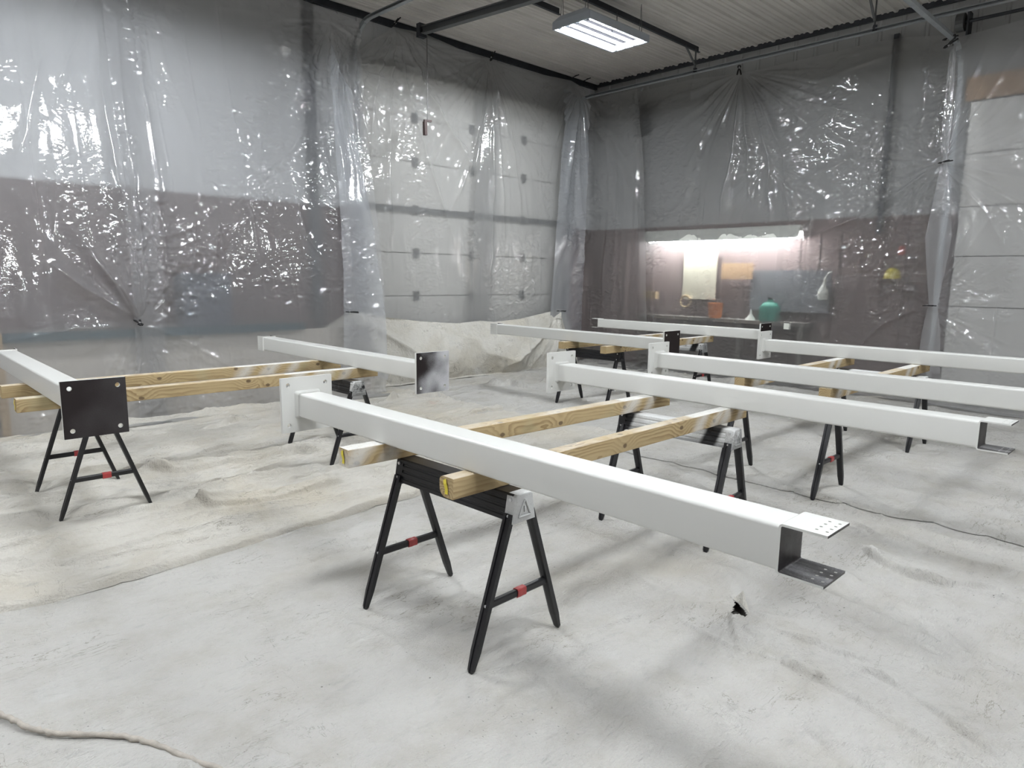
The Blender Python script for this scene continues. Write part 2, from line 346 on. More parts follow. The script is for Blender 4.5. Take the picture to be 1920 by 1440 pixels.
def grid_mesh(name, P, keep=None):
    nu, nv = P.shape[:2]; me = bpy.data.meshes.new(name)
    idx = np.arange(nu*nv).reshape(nu, nv)
    q = np.stack([idx[:-1, :-1], idx[1:, :-1], idx[1:, 1:], idx[:-1, 1:]], -1).reshape(-1, 4)
    if keep is not None: q = q[keep.reshape(-1)]
    me.vertices.add(nu*nv); me.vertices.foreach_set('co', P.reshape(-1).astype(np.float32))
    me.loops.add(q.size); me.loops.foreach_set('vertex_index', q.reshape(-1).astype(np.int32))
    me.polygons.add(len(q)); me.polygons.foreach_set('loop_start', (np.arange(len(q))*4).astype(np.int32))
    me.polygons.foreach_set('use_smooth', np.ones(len(q), dtype=bool)); me.update(calc_edges=True); me.validate(); return me

# ------------------------------------------------------------------ the room
XR, YB, ZC, XL, YF = 10.8, 9.0, 5.3, -6.0, -5.0
def struct(o, label, cat): return tag(o, label, cat, kind='structure')
struct(MB().box((XL, YF, -.12), (XR, YB, -.03)).build('floor', M['concrete']), 'concrete floor under the canvas drop cloths', 'floor')
def siding(name, a0, a1, pos, lo_z, label):
    # ribbed metal siding: profile along the wall, brown below and pale above
    pr = []; a = a0
    while a < a1:
        for da, d in ((0, 0), (.12, 0), (.135, .018), (.165, .018), (.18, 0), (.2, 0)): pr.append((a+da, d))
        a += .3
    pr = [q for q in pr if q[0] < a1]+[(a1, 0)]
    mb = MB(); zs = [0, lo_z, ZC]; n = len(pr)
    vs = [pos(q[0], z, q[1]) for z in zs for q in pr]
    for k in (0, 1): pass
    fs = [(k*n+i, k*n+i+1, (k+1)*n+i+1, (k+1)*n+i) for k in (0, 1) for i in range(n-1)]
    mb.add(vs, fs); mb.mi = [0]*(n-1)+[1]*(n-1)
    me = bpy.data.meshes.new(name); me.from_pydata(mb.v, [], mb.f); me.polygons.foreach_set('material_index', mb.mi)
    return struct(link(name, me, [M['wall_lo'], M['wall_hi']]), label, 'wall')
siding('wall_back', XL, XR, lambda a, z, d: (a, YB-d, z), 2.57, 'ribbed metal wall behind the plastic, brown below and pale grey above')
M['wall_hi'] = simple('dim_lit_siding', (.47, .475, .475), .85, 0, .06, 1.2)  # pale siding copied darker: the right wall's dimmer light put into the colour
siding('wall_right', YF, YB, lambda a, z, d: (XR-d, a, z), 2.55, 'ribbed metal wall behind the workbench light, brown below and pale grey toned down for dim light above')
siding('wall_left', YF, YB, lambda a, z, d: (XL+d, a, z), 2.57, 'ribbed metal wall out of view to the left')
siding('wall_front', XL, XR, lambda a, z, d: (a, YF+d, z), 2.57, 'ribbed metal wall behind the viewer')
pr = []; y = YF
while y < YB:
    for da, d in ((0, 0), (.03, .0), (.04, .012), (.06, .012), (.07, 0), (.10, 0), (.11, .012), (.13, .012), (.14, 0), (.20, 0), (.215, .03), (.25, .03), (.265, 0)): pr.append((y+da, d))
    y += .29
pr = [q for q in pr if q[0] < YB]+[(YB, 0)]
me = bpy.data.meshes.new('ceiling'); n = len(pr)
me.from_pydata([(x, q[0], ZC-q[1]) for x in (XL, XR) for q in pr], [], [(i, i+1, n+i+1, n+i) for i in range(n-1)])
struct(link('ceiling', me, M['ceil']), 'ribbed metal ceiling liner', 'ceiling')
struct(MB().box((XL, YB-.07, ZC-.10), (XR, YB-.02, ZC-.001)).build('shade_strip_back', M['darks']), 'dark strip standing in for shade where back wall meets ceiling', 'trim')  # dark strip put in for the shadow line along the wall top
struct(MB().box((XR-.07, YF, ZC-.07), (XR-.02, YB, ZC-.001)).build('shade_strip_right', M['darks']), 'dark strip standing in for shade where right wall meets ceiling', 'trim')  # likewise a dark strip for shade in the gap under the ceiling
struct(MB().box((4.68, YB-.12, 0), (4.80, YB-.03, ZC-.1)).build('trim_3', M['darks']), 'dark upright wall column left of the garage door', 'column')

def sectional_door(name, a0, a1, ztop, seams, pos, cols, strutz, label):
    root = thing(name, label, 'garage door'); root['kind'] = 'structure'
    zs = [0]+seams+[ztop]
    for k in range(len(zs)-1):
        mb = MB(); z0, z1 = zs[k]+.006, zs[k+1]-.006
        lo = pos(a0, z0, 0); hi = pos(a1, z1, .045)
        mb.box([min(p, q) for p, q in zip(lo, hi)], [max(p, q) for p, q in zip(lo, hi)])
        mb.build('door_panel', M['door'], root)
    for z in seams:
        for c in cols:
            lo = pos(c-.05, z-.07, .045); hi = pos(c+.05, z+.07, .075)
            MB().box([min(p, q) for p, q in zip(lo, hi)], [max(p, q) for p, q in zip(lo, hi)]).build('hinge', M['strut'], root)
    for z in strutz:
        lo = pos(a0, z-.04, .045); hi = pos(a1, z+.04, .10)
        MB().box([min(p, q) for p, q in zip(lo, hi)], [max(p, q) for p, q in zip(lo, hi)]).build('stiffener', M['strut'], root)
    return root
sectional_door('door_1', 5.5, 9.8, 4.62, [.66, 1.31, 1.97, 2.62, 3.335, 3.98], lambda a, z, d: (a, 8.95-d, z), (6.44, 7.58, 8.77), (2.62,), 'tall cream sectional garage door behind plastic on the back wall')
sectional_door('door_2', -1.6, 2.62, 3.93, [.65, 1.31, 1.97, 2.61, 3.28], lambda a, z, d: (10.75-d, a, z), (1.4, .2), (), 'cream sectional garage door behind plastic on the right wall')
struct(MB().box((10.70, -1.8, 3.95), (10.77, 2.7, 4.24)).build('trim_4', M['header']), 'orange-brown timber header over the right garage door', 'header')

# ------------------------------------------------------------------ door tracks, opener rail, struts
def curve_pts(p0, p1, d0, d1, n=9):   # quarter bend from p0 (heading d0) to p1 (heading d1)
    p0, p1, d0, d1 = map(Vector, (p0, p1, d0, d1)); c = p0+d1*abs((p1-p0).dot(d1)); r0 = p0-c; r1 = p1-c
    return [tuple(c+r0*math.cos(PI/2*i/n)+r1*math.sin(PI/2*i/n)) for i in range(n+1)]
CH = [(-.03, -.022), (.03, -.022), (.03, -.016), (-.022, -.016), (-.022, .016), (.03, .016), (.03, .022), (-.03, .022)]
def track(pts, label):
    t = thing('garage_door_track', label, 'track', pts[0]); o = Vector(pts[0])
    k = next(i for i in range(1, len(pts)) if abs(pts[i][2]-pts[i-1][2]) < .02)
    MB().sweep([Vector(p)-o for p in pts[:k]], CH, up=(1, .2, 0)).build('upright_track', M['galv'], t)
    MB().sweep([Vector(p)-o for p in pts[k-1:]], CH, up=(0, 0, 1)).build('overhead_track', M['galv'], t)
    return t
track([(5.4, 8.86, 0), (5.4, 8.86, 2), (5.4, 8.86, 4.55)]+curve_pts((5.4, 8.86, 4.6), (5.4, 8.42, 5.04), (0, 0, 1), (0, -1, 0))+[(5.4, 7.35, 5.03), (5.4, 3.5, 5.02)], 'steel track of the tall back garage door, left side')
track([(9.93, 8.86, 0), (9.93, 8.86, 2), (9.93, 8.86, 4.3)]+curve_pts((9.93, 8.86, 4.38), (9.93, 8.4, 4.84), (0, 0, 1), (0, -1, 0))+[(9.93, 6, 4.84), (9.93, 1, 4.845)], 'long galvanised track running along the right wall under the ceiling')
track([(10.66, 2.76, 0), (10.66, 2.76, 2), (10.66, 2.76, 4.1)]+curve_pts((10.66, 2.76, 4.15), (10.2, 2.76, 4.61), (0, 0, 1), (-1, 0, 0))+[(8.4, 2.77, 4.61), (5.5, 2.77, 4.61)], 'dark track of the right garage door curving to the ceiling')
t = thing('opener_rail', 'dark opener rail running from back wall under the ceiling', 'rail', (6.2, 8.35, 5.04))
MB().sweep([(0, 0, 0), (0, -2.06, -.13), (0, -5, -.3)], [(-.045, -.05), (.045, -.05), (.045, -.035), (.012, -.035), (.012, .035), (.045, .035), (.045, .05), (-.045, .05), (-.045, .035), (-.012, .035), (-.012, -.035), (-.045, -.035)]).build('rail', M['strut'], t)
MB().box((-.06, -.02, -.09), (.06, .06, .09)).build('mounting_bracket', M['darks'], t)
t = thing('release_cord', 'thin cord with red-brown pull handle hanging before back garage door', 'cord', (6.28, 8.35, 3.8))
MB().tube([(0, 0, .03), (.003, 0, .6), (0, 0, 1.18)], .006, 6).build('cord', M['wire'], t)
MB().bar((-.06, 0, .03), (.07, 0, .04), .03, .03).bar((-.045, 0, .02), (-.04, 0, -.17), .045, .05).build('pull_handle', M['handle'], t)
def strutbar(a, b, label):
    return tag(MB().sweep([a, b], [(-.02, -.045), (.02, -.045), (.02, -.038), (-.013, -.038), (-.013, .045), (-.02, .045)]).build('ceiling_strut', M['darks']), label, 'strut')
strutbar((6.9, 6.22, 5.2), (10.05, 6.27, 5.2), 'dark steel strut on ceiling passing behind the bright lamp')
strutbar((4.6, 6.75, 5.2), (7.36, 6.79, 5.2), 'dark steel strut on ceiling ending left of the bright lamp')
def vbracket(x, y, z0, z1, label):
    t = thing('track_hanger', label, 'hanger', (x, y, z1), 0, 'track hangers')
    MB().bar((0, 0, 0), (0, 0, z0-z1), .03, .012).build('drop_strap', M['strut'], t)
    MB().bar((0, 0, .08), (-.27, .02, z0-z1), .03, .012).build('diagonal_brace', M['strut'], t)
    MB().bar((-.03, -.02, 0), (.06, .02, 0), .05, .06).build('foot_clip', M['darks'], t)
vbracket(9.95, 6.27, 5.19, 4.87, 'V-shaped track hanger at the end of the strut beside the lamp')
vbracket(9.93, 3.62, 5.28, 4.87, 'V-shaped track hanger at the top of the frame, nearer the right garage door')
p0 = at(1815, 40, 0, 10.62)
t = thing('torsion_shaft', 'dark torsion shaft and bracket above the right garage door', 'shaft', (10.62, p0[1], p0[2]))
MB().tube([(0, .1, 0), (0, -4.0, 0)], .022, 8).build('shaft', M['darks'], t)
MB().tube([(0, -.75, 0), (0, -3.2, 0)], .05, 10).build('spring', M['darks'], t)
MB().box((-.05, -.02, -.2), (.12, .0, .12)).build('end_bracket', M['darks'], t)
MB().tube([(0, .03, 0), (0, .12, 0)], .11, 16).build('cable_drum', M['strut'], t)
tag(MB().box((10.69, 3.56, 2.3), (10.74, 3.63, 4.98)).build('conduit', M['darks']), 'dark upright conduit behind plastic on the right wall', 'conduit')
t = thing('junction_conduit', 'bent pale conduit behind the plastic near the room corner', 'conduit', (10.7, 7.5, 4.2))
pc = [at(1205, 165, 0, 10.7), at(1197, 180, 0, 10.7), at(1194, 200, 0, 10.7), at(1188, 210, 0, 10.7), at(1176, 216, 0, 10.7)]
MB().tube([tuple(p-np.array([10.7, 7.5, 4.2])) for p in pc], .018, 8).build('bent_pipe', M['galv'], t)
MB().box((-.02, .12, .0), (.06, .38, .45)).build('box', M['strut'], t)

# ------------------------------------------------------------------ lamps
def make_lamp(label):
    t = thing('ceiling_light', label, 'ceiling light', (0, 0, 0), 0, 'high-bay tube lamps')
    # housing: sloped sides, open below
    a, b = .61, .305
    rings = [[(x*a, y*b, z) for x, y in ((-1, -1), (1, -1), (1, 1), (-1, 1))] for z in (0, .09)]
    top = [(x*(a-.03), y*(b-.10), .15) for x, y in ((-1, -1), (1, -1), (1, 1), (-1, 1))]
    inn = [(x*(a-.025), y*(b-.02), .002) for x, y in ((-1, -1), (1, -1), (1, 1), (-1, 1))]
    inn2 = [(x*(a-.04), y*(b-.05), .07) for x, y in ((-1, -1), (1, -1), (1, 1), (-1, 1))]
    MB().loft([inn2, inn, rings[0], rings[1], top], caps=False).add(top, [(0, 1, 2, 3)]).build('housing', M['lampw'], t)
    MB().add(inn2, [(0, 1, 2, 3)]).box((-.005, -.17, .0), (.005, -.16, .065)).build('reflector', M['refl'], t)
    for yy in (-.235, -.085, .075, .215):
        MB().tube([(-.55, yy, .035), (.55, yy, .035)], .017, 10).build('lamp_tube', M['tube'], t)
        for xx in (-.572, .552): MB().box((xx, yy-.02, .0), (xx+.02, yy+.02, .06)).build('lamp_holder', M['lampw'], t)
    for sx in (-.55, .55):
        for sy in (-.2, .2): MB().tube([(sx-.03, sy, .1), (sx, sy, ZC-4.7-.12), (sx+.03, sy, .1)], .005, 5).build('hanger_wire', M['wire'], t)
    return t
lamp = make_lamp('lit rectangular tube lamp hanging from the ceiling by wires'); lamp.location = (7.33, 6.02, 4.7)
for p in ((1.75, 6.02), (-3.0, 6.02), (6.8, .9), (1.7, .7), (-2.2, 2.4), (3.0, -3)):
    dup(lamp, (*p, 4.7), 0, 'lit tube lamp of the same row, above the frame out of view')
t = thing('bench_light', 'long shop light glowing over the workbench behind the right plastic', 'light', (10.52, 6.03, 2.27))
MB().sweep([(0, -1.40, 0), (0, 1.42, 0)], [(-.11, .0), (-.105, -.0), (-.06, .1), (.06, .1), (.105, 0), (.11, 0), (.07, .13), (.045, .19), (-.045, .19), (-.07, .13)]).build('shade', M['whitep'], t)
for y0 in (-1.36, .02): MB().tube([(0, y0, .0), (0, y0+1.32, .0)], .016, 8).build('lamp_tube', M['tube2'], t)

# ------------------------------------------------------------------ things behind the right plastic (about where they show)
t = thing('workbench', 'long dark workbench behind the right plastic sheet', 'workbench', (10.52, 5.97, 0))
MB().box((-.17, -1.56, .93), (.22, 1.5, .985)).build('bench_top', M['benchm'], t)
for yy in (-1.5, -.5, .5, 1.42): MB().box((-.14, yy-.04, -.03), (-.06, yy+.04, .93)).build('leg', M['benchm'], t)
MB().box((-.12, -1.5, .3), (.2, 1.42, .33)).build('shelf', M['benchm'], t)
def yz(px, py, X=10.6): p = at(px, py, 0, X); return p[1], p[2]
def back_panel(name, x0, y0, x1, y1, m, label, cat, X=10.68, th=.03):
    a = yz(x0, y0, X); b = yz(x1, y1, X)
    o = MB().box((X-th, min(a[0], b[0]), min(a[1], b[1])), (X, max(a[0], b[0]), max(a[1], b[1]))).build(name, M[m]); return tag(o, label, cat)
back_panel('cream_board', 1286, 470, 1342, 562, 'cream', 'tall cream board against the wall under the bench light', 'board')
back_panel('grey_tool_board', 1412, 507, 1555, 588, 'greyb', 'wide dark grey board behind the green jug on the bench', 'board', 10.7)
back_panel('cardboard_sheet', 1356, 494, 1412, 524, 'header', 'tan cardboard sheet on the wall between cream and grey boards', 'cardboard', 10.66)
back_panel('small_carton', 1214, 546, 1236, 560, 'tan', 'small tan carton low on the wall at the far bench end', 'carton', 10.6, .12)
back_panel('paper_note', 1470, 606, 1482, 618, 'whitep', 'small pale square label on the front of the dark bench', 'note', 10.345, .004)
y, z = yz(1341, 592, 10.5)
t = thing('orange_bucket', 'orange bucket standing on the bench behind plastic', 'bucket', (10.5, y, .985))
MB().lathe((0, 0, 0), [(.10, 0), (.13, .24), (.135, .25), (.12, .245), (.09, .02)]).build('bucket', M['orange'], t, 40)
MB().tube([(0, -.13, .22), (0, -.08, .31), (0, .08, .31), (0, .13, .22)], .006, 6).build('bail_handle', M['wire'], t)
y, z = yz(1443, 590, 10.5)
t = thing('green_jug', 'green jug standing on the bench before the grey board', 'jug', (10.5, y, .985))
MB().loft([[(p[0], p[1], zz) for p in rrect(.2*k, .28*k, .04*k)] for zz, k in ((0, .95), (.02, 1), (.22, 1), (.28, .7), (.3, .3), (.34, .28))]).build('jug_body', M['green'], t, 40)
MB().lathe((0, 0, .34), [(.035, 0), (.035, .03), (.001, .03)]).build('cap', M['blackp'], t, 40)
y, z = yz(1543, 560, 10.6)
t = thing('white_bottle', 'pale bottle with a hooked spout hanging on the grey board', 'bottle', (10.6, y, z-.02))
MB().lathe((0, 0, 0), [(.001, 0), (.07, .01), (.085, .08), (.07, .16), (.03, .21), (.02, .26), (.001, .26)]).build('bottle_body', M['whitep'], t, 40)
MB().tube([(0, 0, .25), (0, -.01, .33), (0, -.06, .40), (0, -.11, .42)], .014, 8).build('spout', M['whitep'], t, 40)
y, z = yz(1408, 590, 10.48)
t = thing('white_funnel', 'small white funnel standing on the bench left of the green jug', 'funnel', (10.48, y, .985))
MB().lathe((0, 0, 0), [(.09, 0), (.085, .01), (.02, .1), (.012, .17), (.001, .17)]).build('cone', M['whitep'], t, 40)
y, z = yz(1285, 565, 10.6)
tag(MB().tube([(10.62, y+.1*math.cos(a/6*PI), z+.1*math.sin(a/6*PI)) for a in range(13)], .018, 8).build('coiled_hose', M['tan'], sharp=60), 'pale coiled hose hanging below the cream board', 'hose')
y, z = yz(1673, 512, 10.6)
t = thing('yellow_hard_hat', 'yellow hard-hat-shaped bundle hanging near the right end of the brown wall', 'hat', (10.62, y, z-.08))
MB().lathe((0, 0, 0), [(.13, 0), (.11, .012), (.105, .06), (.08, .12), (.04, .15), (.001, .155)]).build('shell', M['yellow'], t, 40)
y, z = yz(1690, 472, 10.6)
tag(MB().lathe((10.64, y, z-.05), [(.001, 0), (.05, .01), (.05, .1), (.03, .13), (.001, .13)]).build('red_reel', M['red'], sharp=40), 'small red reel hanging above the yellow bundle', 'reel')

# ------------------------------------------------------------------ left bench behind the plastic
t = thing('long_bench', 'long bench with a blue-grey front edge behind the left plastic', 'bench', (2.57, 8.4, 0))
MB().box((-1.55, -.345, .93), (1.55, -.28, 1.02)).build('front_edge', M['blue'], t)
MB().box((-1.55, -.28, .97), (1.55, .4, 1.01)).build('bench_top', M['benchm'], t)
MB().box((-1.6, -.24, -.03), (2.6, -.2, .93)).build('front_panel', M['beige'], t)
MB().box((-1.62, -.33, -.03), (-1.555, -.2, 1.02)).build('end_post', M['tan'], t)
tag(MB().box((2.75, 8.3, 1.01), (3.3, 8.6, 1.62)).build('slate_crate', M['purple']), 'slate-blue crate standing on the long bench behind plastic', 'crate')

# ------------------------------------------------------------------ sheets of film and cloth on the walls
def interp(pts, u): p = np.array(pts); s = np.linspace(0, 1, len(p)); return np.stack([np.interp(u, s, p[:, k]) for k in range(2)], -1)
def wall_sheet(name, mat, T, B, pos, label, cat, gathers=(), seed=1, fold=.05, crink=.008, res=.0125, dent=1.0, crease=.55, trail=0.0, lean=0.0, bill=0.0, pin=0, neck=None, pulls=()):
    # T, B: top and bottom edges as (along, height); pos(along, height, out) -> point
    wid = max(np.hypot(T[-1][0]-T[0][0], 0), abs(B[-1][0]-B[0][0])); hei = max(q[1] for q in T)-min(q[1] for q in B)+trail
    nu, nv = int(wid/res)+2, int(hei/res)+2
    u = np.linspace(0, 1, nu)[:, None]*np.ones((1, nv)); v = np.ones((nu, 1))*np.linspace(0, 1, nv)[None]
    tp = interp(T, u); bt = interp(B, u); bt = bt-np.stack([0*u, 0*u+trail], -1)
    A = bt[..., 0]*(1-v)+tp[..., 0]*v; Z = bt[..., 1]*(1-v)+tp[..., 1]*v
    a = A+lean*(Z-2.5)
    D = fold*(vn(a*1.3, Z*.22, seed)+.55*vn(a*3.1, Z*.3, seed+1)) + fold*.22*ridge(a*5+.6*vn(a, Z*.7, seed+4), Z*.35, seed+2)
    gate = sst(fbm(a*.8, Z*.7, seed+9, 2), .0, .5)
    D = D + crink*gate*(ridge(a*6+1.2*vn(a*2, Z*2, seed+3), Z*9+1.2*vn(a*2, Z*2, seed+6), seed+5)+.5*ridge(a*13, Z*15, seed+7))
    D = D + crink*.45*vn(a*4, Z*4, seed+11)
    if dent:
        wx = A+.02*vn(A*9, Z*9, seed+61); wz = Z+.02*vn(A*9, Z*9, seed+62)
        col = sst(fbm(A*2.4, Z*.65, seed+63, 2), .12, .42)
        D = D + dent*col*(.0085*dents(wx*10, wz*13, seed+64, .75, .5)+.0045*dents(wx*18, wz*22, seed+65, .7, .5))
        gt = sst(fbm(A*1.1, Z*1.0, seed+66, 2), .15, .45)
        D = D + dent*gt*(.0055*dents(wx*13+.5*wz, wz*24, seed+67, .85, .35)+.006*dents(wx*7, wz*16-wx*3, seed+68, .85, .5)+.005*np.clip(ridge(wx*9+wz*2, wz*2.5, seed+71), 0, 1)**3)
        D = D + .0045*vn(A*9, Z*.8, seed+69) + .004*vn(A*4.5, Z*4, seed+70)
    edge = sst(np.minimum(v, 1-v), 0, .02)
    for ga, gz, amp, k, R in gathers:
        th = np.arctan2(A-ga, gz-Z); r = np.hypot(A-ga, gz-Z)
        tw = th+.06*vn(r*1.5, th*2, seed+31)
        wv = ridge(tw*k*.32, .25*r, seed+33)+.6*ridge(tw*k*.75, .3*r, seed+35)+.3*vn(tw*k*1.9, r*.4, seed+37)
        ang = .35+.65*sst(vn(th*1.1, 0*th, seed+39), -.3, .5)
        D = D + amp*np.minimum(r/.5, 1)*np.exp(-r/R)*wv*ang
    for pts, amp, wd in pulls:
        d, sd, tt = poly_dist(A+.02*vn(A*3, Z*3, seed+51), Z, pts); D = D + amp*np.exp(-d/wd)*sst(np.minimum(tt, 1-tt)+.04, 0, .25)
    if crease:
        q = (a/crease+.37*seed) % 1.0-.5
        D = D + .009*np.exp(-np.abs(q)*crease/.012)*(.6+.6*vn(a*2, Z*1.1, seed+41))
    D = D*(.25+.75*edge)
    if pin: D = D*(1-.8*np.exp(-((Z-pin)/.3)**2))
    if neck is not None:
        wz = np.interp(Z, [q[0] for q in neck], [q[1] for q in neck]); mid = A[nu//2:nu//2+1, :]; A = mid+(A-mid)*wz
    D = D + bill*np.sin(PI*np.clip(v, 0, 1))*np.sin(PI*u)
    zc = .012+.02*np.abs(vn(a*2.5, Z*6, seed+21)); fl = np.clip(zc-Z, 0, None)
    D = D + fl
    Z2 = np.maximum(Z, zc)
    P = np.stack(pos(A, Z2, D), -1)
    return tag(link(name, grid_mesh(name, P), mat), label, cat)
def posL(a, z, d): return a, 8.03+.62*sst(z, .9, 4.8)-d+0*a, z
def posD(a, z, d): return a, 8.78-.10*(1-z/5)-d+0*a, z
def posR(a, z, d): return 10.38+.22*sst(z, 1.1, 4.8)-d+0*a, a, z
def aL(px, py, Y=8.45): p = at(px, py, 1, Y); return (p[0], p[2])
def aD(px, py, Y=8.72): p = at(px, py, 1, Y); return (p[0], p[2])
def aR(px, py, X=10.5): p = at(px, py, 0, X); return (p[1], p[2])
wall_sheet('plastic_sheet', M['plastic'], [(-.9, 5.15), (1.2, 5.15), (aL(258, -60, 8.65)[0], 5.15)], [(-.9, 0), (1.6, 0), (aL(306, 720, 8.05)[0], 0)], posL,
    'far left plastic sheet over the bench, gathered at a clamp', 'plastic sheet', [(2.22, 1.07, .07, 7, 1.0), (1.9, 5.4, .06, 8, 1.8), (2.3, 5.3, .05, 10, 2)], 3, .04, .012, trail=.2, pin=1.0, crease=.42, pulls=[([aL(*q, 8.15) for q in p], a_, w_) for p, a_, w_ in ((((83, 488), (150, 540), (258, 602)), .10, .10), (((160, 470), (215, 540), (260, 600)), .06, .07), (((0, 640), (120, 618), (255, 607)), .05, .05), (((100, 60), (70, 170), (40, 300)), .04, .07), (((180, 10), (120, 150)), .04, .06), (((200, 20), (205, 200), (240, 420)), .05, .06))])
wall_sheet('plastic_sheet', M['plastic'], [(aL(190, -60, 8.6)[0], 5.15), (3.5, 5.15), (5.35, 5.0)], [(aL(254, 720, 8.02)[0], 0), (3.6, 0), (5.25, 0)], lambda a, z, d: posL(a, z, d+.03),
    'plastic sheet left of the garage door, overlapping in a pale band', 'plastic sheet', [(2.22, 1.05, .05, 9, .8), (4.9, 4.9, .05, 9, 1.3), (5.3, 5.0, .04, 12, 2)], 11, .035, .013, trail=.25, lean=.05, pin=1.0, crease=.42, pulls=[([aL(*q, 8.3) for q in p], a_, w_) for p, a_, w_ in ((((228, 0), (236, 200), (262, 600)), .05, .05), (((270, 20), (290, 330), (305, 660)), .04, .04), (((590, 230), (540, 290), (480, 330)), .05, .07), (((540, 330), (560, 440), (610, 520)), .04, .06), (((355, 410), (345, 520)), .04, .05), (((400, 410), (380, 520)), .03, .05), (((265, 606), (340, 640), (420, 690)), .06, .06))])
wall_sheet('plastic_sheet', M['plastic2'], [aL(628, 60, 8.3), aL(645, 120, 8.3), aL(662, 160, 8.3)], [(4.55, .35), (4.95, .3), (5.25, .2)], lambda a, z, d: (a, 8.03+.55*sst(z, .9, 4.8)-.10-d+0*a, z),
    'narrow bunched plastic drop hanging where left wall meets garage door', 'plastic sheet', [(aL(645, 125, 8.3)[0], aL(645, 125, 8.3)[1]+.2, .09, 9, 2.4)], 23, .05, .006, crease=0)
wall_sheet('plastic_sheet', M['plastic4'], [aD(645, 120), aD(690, 80), aD(742, 48), aD(800, 62), aD(860, 88), aD(920, 112), aD(945, 120)], [(5.0, .35), (6.2, .3), (7.9, .3)], posD,
    'plastic sheet over the left half of the back garage door, swagged from clamps', 'plastic sheet', [(*aD(742, 45), .07, 11, 1.7), (*aD(922, 108), .06, 12, 2.2), (*aD(645, 120), .05, 10, 1.8)], 31, .03, .010, crease=.9, pulls=[([aD(*q) for q in p], a_, w_) for p, a_, w_ in ((((742, 50), (790, 150), (830, 230), (885, 320)), .12, .10), (((742, 50), (775, 200), (810, 330), (850, 460)), .07, .06), (((742, 50), (735, 150), (730, 330), (735, 470)), .08, .05), (((742, 50), (715, 120), (700, 210), (690, 310)), .06, .06), (((920, 115), (900, 230), (870, 330), (840, 400)), .08, .07), (((660, 80), (680, 210), (700, 330)), .05, .05), (((840, 255), (870, 280), (850, 330)), .05, .05))])
wall_sheet('plastic_sheet', M['plastic4'], [aD(905, 104), aD(960, 122), aD(1010, 136), aD(1075, 150), aD(1100, 165)], [(7.35, .3), (8.6, .3), (9.75, .25)], posD,
    'plastic sheet over the right half of the back garage door', 'plastic sheet', [(*aD(922, 108), .07, 13, 2.4), (*aD(1075, 150), .05, 10, 1.6)], 41, .03, .008, crease=.8, pulls=[([aD(*q) for q in p], a_, w_) for p, a_, w_ in ((((922, 115), (920, 280), (915, 560)), .10, .07), (((922, 115), (935, 280), (945, 480)), .06, .05), (((922, 115), (960, 280), (975, 420)), .04, .05), (((1080, 160), (1065, 300), (1050, 470)), .05, .06))])
cs = thing('plastic_sheet', 'gathered plastic strip hanging in the far corner of the room', 'plastic sheet')
o1 = wall_sheet('corner_fold', M['plastic2'], [aD(1058, 165, 8.5), aD(1082, 180, 8.5), aD(1098, 190, 8.5)], [(9.1, .06), (9.6, .05), (9.95, .05)], lambda a, z, d: (a, 8.5-d+0*a, z), None, None,
    [(*aD(1085, 165, 8.5), .08, 10, 2.4)], 47, .05, .006, crease=0)
o2 = wall_sheet('corner_panel', M['plastic3'], [(8.8, 4.95), aR(1140, 182, 10.3), aR(1200, 168, 10.3)], [(8.8, .03), aR(1140, 697, 10.2), aR(1222, 710, 10.2)], lambda a, z, d: (10.22-d+0*a, a, z), None, None,
    [(*aR(1085, 160), .06, 12, 2.2)], 53, .07, .011, crease=.5, trail=.1)
o1.parent = cs; o2.parent = cs
wall_sheet('plastic_sheet', M['plastic3'], [aR(1185, 172), aR(1290, 146), aR(1385, 135), aR(1500, 108), aR(1640, 75), aR(1700, 66), aR(1782, 62)], [(7.2, 0), (5.0, 0), (2.62, 0)], posR,
    'wide plastic sheet over workbench and right wall, lit from behind', 'plastic sheet', [(*aR(1385, 132), .07, 10, 1.8), (*aR(1768, 305), .06, 9, 1.4), (*aR(1440, 300), .03, 9, .9)], 61, .03, .013, crease=.45, trail=.1, pulls=[([aR(*q) for q in p], a_, w_) for p, a_, w_ in ((((1385, 140), (1372, 300), (1350, 440)), .10, .06), (((1385, 140), (1400, 280), (1410, 400)), .08, .05), (((1400, 170), (1440, 290), (1450, 430)), .07, .05), (((1410, 170), (1470, 290), (1490, 440)), .07, .05), (((1765, 305), (1640, 400), (1525, 446)), .09, .06), (((1765, 305), (1600, 300), (1480, 350)), .05, .06), (((1765, 305), (1620, 215), (1480, 185)), .04, .07), (((1765, 305), (1690, 420), (1640, 560)), .05, .06), (((1737, 573), (1660, 610), (1560, 700)), .05, .05), (((1560, 205), (1500, 250), (1540, 235)), .04, .05), (((1420, 135), (1530, 150), (1700, 90)), .05, .08))])
wall_sheet('plastic_sheet', M['plastic'], [aR(1792, 75), aR(1850, 60), (-.3, 4.95)], [aR(1735, 745, 10.3), (1.5, 0), (-.3, 0)], lambda a, z, d: (10.42-.1*(1-z/5)-d+0*a, a, z),
    'plastic sheet over the right-hand garage door', 'plastic sheet', [(*aR(1768, 305), .05, 9, 1.4), (*aR(1738, 573), .04, 8, .9)], 71, .03, .008, crease=.9, trail=.2)
